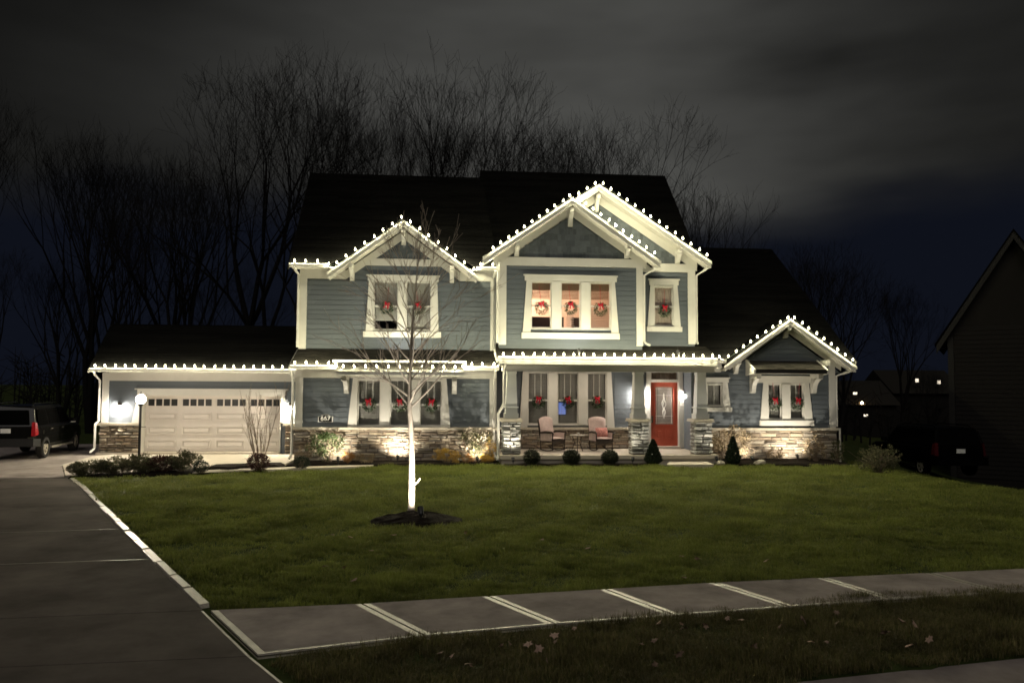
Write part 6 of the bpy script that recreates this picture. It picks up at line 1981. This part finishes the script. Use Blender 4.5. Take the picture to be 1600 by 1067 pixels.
            ob('brake_disc', M().tube([(xf - sx * .06, y, .375), (xf - sx * .05, y, .375)], .2, 14), 'tyre', wheel)
    return o
car1 = suv('dark sport utility vehicle parked left of the garage, red taillight and right side towards us', (-14.42, 28.3, .014), math.radians(7.0))
car1.scale = (.90, .94, .96); car1.location.x += .12
car2 = suv('dark vehicle parked at right before the neighbouring house, only its plate and lamp glinting', (18.9, 29.2, zt(18.9, 29.2) + .0), math.radians(-3))

for ch in car2.children:
    if ch.type == 'MESH' and not ch.name.startswith('licence_plate'):
        ch.material_slots[0].link = 'OBJECT'
        ch.material_slots[0].material = MT['unlittail'] if ch.name.startswith('taillight') else MT['unlitcar']  # parts recoloured as if in the dark; the plate stays white
# ------------------------------------------------------------------ grass
def blade_clump(seed, n, rad, h, w, mt):
    rr = random.Random(seed)
    mm = M()
    for _ in range(n):
        a = rr.uniform(0, 6.283); r_ = rad * rr.random() ** .5
        p = Vector((r_ * math.cos(a), r_ * math.sin(a), 0))
        b = rr.uniform(0, 6.283)
        bend = rr.uniform(.15, .8)
        hh = h * rr.uniform(.55, 1.15)
        d = Vector((math.cos(b), math.sin(b), 0))
        s_ = Vector((-math.sin(b), math.cos(b), 0)) * w / 2 * rr.uniform(.7, 1.3)
        m1 = p + d * hh * bend * .3 + Vector((0, 0, hh * .6)); t_ = p + d * hh * bend + Vector((0, 0, hh * (1 - bend * .3)))
        mm.add([p - s_, p + s_, m1 + s_ * .8, m1 - s_ * .8, t_], [(0, 1, 2, 3), (3, 2, 4)])
    o = bpy.data.objects.new('grass_clump', mm.mesh('grass_clump', MT[mt]))
    return o
def inside(poly, X, Y):
    X = np.asarray(X); Y = np.asarray(Y)
    r_ = np.zeros(X.shape, bool)
    n = len(poly)
    for i in range(n):
        x0, y0 = poly[i]; x1, y1 = poly[(i + 1) % n]
        c = ((y0 > Y) != (y1 > Y)) & (X < (x1 - x0) * (Y - y0) / (y1 - y0 + 1e-12) + x0)
        r_ ^= c
    return r_
def grass_object(name, label, pts, scl, clumps, kind='stuff'):
    me = bpy.data.meshes.new(name)
    n = len(pts)
    me.vertices.add(n)
    me.vertices.foreach_set('co', np.asarray(pts, np.float32).ravel())
    rg = np.random.default_rng(n)
    at = me.attributes.new('scl', 'FLOAT_VECTOR', 'POINT')
    at.data.foreach_set('vector', np.asarray(scl, np.float32).ravel())
    rot = np.zeros((n, 3), np.float32)
    rot[:, 2] = rg.uniform(0, 6.283, n); rot[:, 0] = rg.normal(0, .12, n); rot[:, 1] = rg.normal(0, .12, n)
    ar = me.attributes.new('rot', 'FLOAT_VECTOR', 'POINT')
    ar.data.foreach_set('vector', rot.ravel())
    me.update()
    o = bpy.data.objects.new(name, me)
    COL.objects.link(o)
    coll = bpy.data.collections.new(name + '_clumps')
    for c in clumps:
        coll.objects.link(c)
    ng = bpy.data.node_groups.new(name + '_nodes', 'GeometryNodeTree')
    ng.interface.new_socket('Geometry', in_out='INPUT', socket_type='NodeSocketGeometry')
    ng.interface.new_socket('Geometry', in_out='OUTPUT', socket_type='NodeSocketGeometry')
    gi = ng.nodes.new('NodeGroupInput'); go = ng.nodes.new('NodeGroupOutput')
    ip = ng.nodes.new('GeometryNodeInstanceOnPoints')
    ci = ng.nodes.new('GeometryNodeCollectionInfo')
    ci.inputs['Collection'].default_value = coll
    ci.inputs['Separate Children'].default_value = True
    ci.inputs['Reset Children'].default_value = True
    a1 = ng.nodes.new('GeometryNodeInputNamedAttribute'); a1.data_type = 'FLOAT_VECTOR'; a1.inputs[0].default_value = 'scl'
    a2 = ng.nodes.new('GeometryNodeInputNamedAttribute'); a2.data_type = 'FLOAT_VECTOR'; a2.inputs[0].default_value = 'rot'
    e2r = ng.nodes.new('FunctionNodeEulerToRotation')
    ng.links.new(gi.outputs[0], ip.inputs['Points'])
    ng.links.new(ci.outputs[0], ip.inputs['Instance'])
    ip.inputs['Pick Instance'].default_value = True
    ng.links.new(a2.outputs[0], e2r.inputs[0])
    ng.links.new(e2r.outputs[0], ip.inputs['Rotation'])
    ng.links.new(a1.outputs[0], ip.inputs['Scale'])
    ng.links.new(ip.outputs[0], go.inputs[0])
    md = o.modifiers.new('scatter', 'NODES')
    md.node_group = ng
    o['kind'] = kind
    o['label'] = label
    return o
LAWN = [(-2.50, 9.06)] + [(e[0] + .24, e[1]) for e in edge[3:]] + [(-7.1, 22.1), (-4.2, 23.10), (-2.1, 23.70), (-1.9, 24.2), (1.0, 24.25), (1.75, 23.92), (6.75, 23.98), (6.82, 23.42), (8.4, 23.42), (8.5, 23.88), (11.6, 23.90), (13.5, 24.1), (14.4, 26.5), (17.5, 26.5), (17.5, 11.7), (11.3, 10.85)] + [(p[0], p[1] + .03) for p in reversed(far[1:-1])]
VERGE = [(-1.0, 6.66), (-1.62, 7.46), (-.18, 7.94), (1.19, 8.25), (2.55, 8.52), (3.98, 8.86), (5.35, 9.16), (6.9, 9.36), (8.5, 9.52), (10.1, 9.7)] + [(11.7, 9.0), (11.7, 8.22)] + [(4.0, 6.88)] + [(3.0, 6.70), (3.0, 6.2), (-.8, 6.2)]
rg = np.random.default_rng(3)
def scatter(poly, dens, hole=None):
    xs = [p[0] for p in poly]; ys = [p[1] for p in poly]
    x0, x1, y0, y1 = min(xs), max(xs), min(ys), max(ys)
    dmax = dens(0, None)
    n = int((x1 - x0) * (y1 - y0) * dmax)
    X = rg.uniform(x0, x1, n); Y = rg.uniform(y0, y1, n)
    k = inside(poly, X, Y) & (rg.random(n) < dens(X, Y) / dmax)
    if hole is not None: k &= ~hole(X, Y)
    return X[k], Y[k]
def dens_l(X, Y):
    if Y is None: return 190.0
    d = np.hypot(X, Y)
    return np.clip(190.0 * (9.5 / np.maximum(d, 9.5)) ** 1.35, 40, 190) * np.where(X > 14.5, .5, 1)
hole = lambda X, Y: (((X + .52) / .84) ** 2 + ((Y - 14.55) / .60) ** 2) < 1
X, Y = scatter(LAWN, dens_l, hole)
Z = np.array([zt(a, b) for a, b in zip(X, Y)]) - .025
d = np.hypot(X, Y)
# patchy height: mown lawn, a shaggier lip along the beds
n1 = np.sin(X * 1.7 + Y * .6) * np.sin(Y * 2.3 - X * .4) + np.sin(X * 4.1 - Y * 3.3) * .5 + np.sin(X * 7.3 + Y * 5.1) * np.sin(Y * 8.7 - X * 2.2) * .8
Z = Z + .012 * n1 + .018 * np.sin(X * .9 + 1.3) * np.sin(Y * 1.1)
lip = np.clip((Y - 22.6) / 1.2, 0, 1) * np.where(X > -3, 1, .3)
sh_ = (1.0 + .30 * n1 + .55 * lip) * rg.uniform(.75, 1.25, len(X))
sw_ = np.clip(d / 11.0, .85, 1.7)
scl = np.stack([sw_, sw_, np.clip(sh_, .45, 2.2)], 1)
lawn_clumps = [blade_clump(200 + i, 46, .11, .062, .0055, 'grass') for i in range(5)]
grass_object('lawn_grass', 'mown green lawn in front of the house', np.stack([X, Y, Z], 1), scl, lawn_clumps)
def dens_v(X, Y):
    if Y is None: return 300.0
    return np.full(np.shape(X), 300.0)
X, Y = scatter(VERGE, dens_v)
# ragged overhang on to the sidewalk
Z = np.full(X.shape, -.03)
n1 = np.sin(X * 2.1 + Y * 1.1) * np.sin(Y * 3.3 - X * .8)
scl = np.stack([rg.uniform(.8, 1.2, len(X)), rg.uniform(.8, 1.2, len(X)), np.clip((1.0 + .45 * n1) * rg.uniform(.6, 1.4, len(X)), .4, 2.0)], 1)
verge_clumps = [blade_clump(300 + i, 30, .085, .085, .0042, 'vgrass') for i in range(5)]
grass_object('verge_grass', 'shaggy verge grass between sidewalk and road', np.stack([X, Y, Z], 1), scl, verge_clumps)
# rough yard grass beyond the drive and behind
# fallen leaves
rr = random.Random(91)
LEAF = []
for k in range(4):
    mm = M()
    N = 12
    ring = []
    for i in range(N):
        a = 6.2832 * i / N
        r_ = .045 * (1.25 if i % 2 == 0 else .7) * rr.uniform(.85, 1.15)
        ring.append((r_ * math.cos(a) * 1.2, r_ * math.sin(a), .012 * math.sin(a * 2 + k) + rr.uniform(-.006, .006)))
    mm.v = [(0, 0, .012)] + ring
    for i in range(N):
        mm.f.append((0, 1 + i, 1 + (i + 1) % N)); mm.m.append(0)
    LEAF.append(mm.mesh('fallen_leaf', MT['fallen']))
spots_ = [(rr.uniform(-.3, 5.0), 0) for _ in range(34)]
for i, (x, _) in enumerate(spots_):
    yv = rr.uniform(6.75 + .12 * max(0, x - 2), 7.75 + .16 * x)
    o = bpy.data.objects.new('fallen_leaf', LEAF[i % 4])
    COL.objects.link(o)
    o.location = (x, yv, .055 + rr.uniform(0, .03))
    o.rotation_euler = (rr.gauss(0, .5), rr.gauss(0, .5), rr.uniform(0, 6.28))
    o.scale = (rr.uniform(.45, .95),) * 3
    props(o, 'curled brown fallen leaf lying on the verge grass', 'leaf', 'fallen leaves on the verge')
for i in range(14):
    x = rr.uniform(-2.0, 5.5); yv = rr.uniform(9.9, 13.2)
    o = bpy.data.objects.new('fallen_leaf', LEAF[i % 4])
    COL.objects.link(o)
    o.location = (x, yv, .05)
    o.rotation_euler = (rr.gauss(0, .4), rr.gauss(0, .4), rr.uniform(0, 6.28))
    o.scale = (rr.uniform(.6, 1.0),) * 3
    props(o, 'pale fallen leaf lying on the front lawn', 'leaf', 'fallen leaves on the lawn')
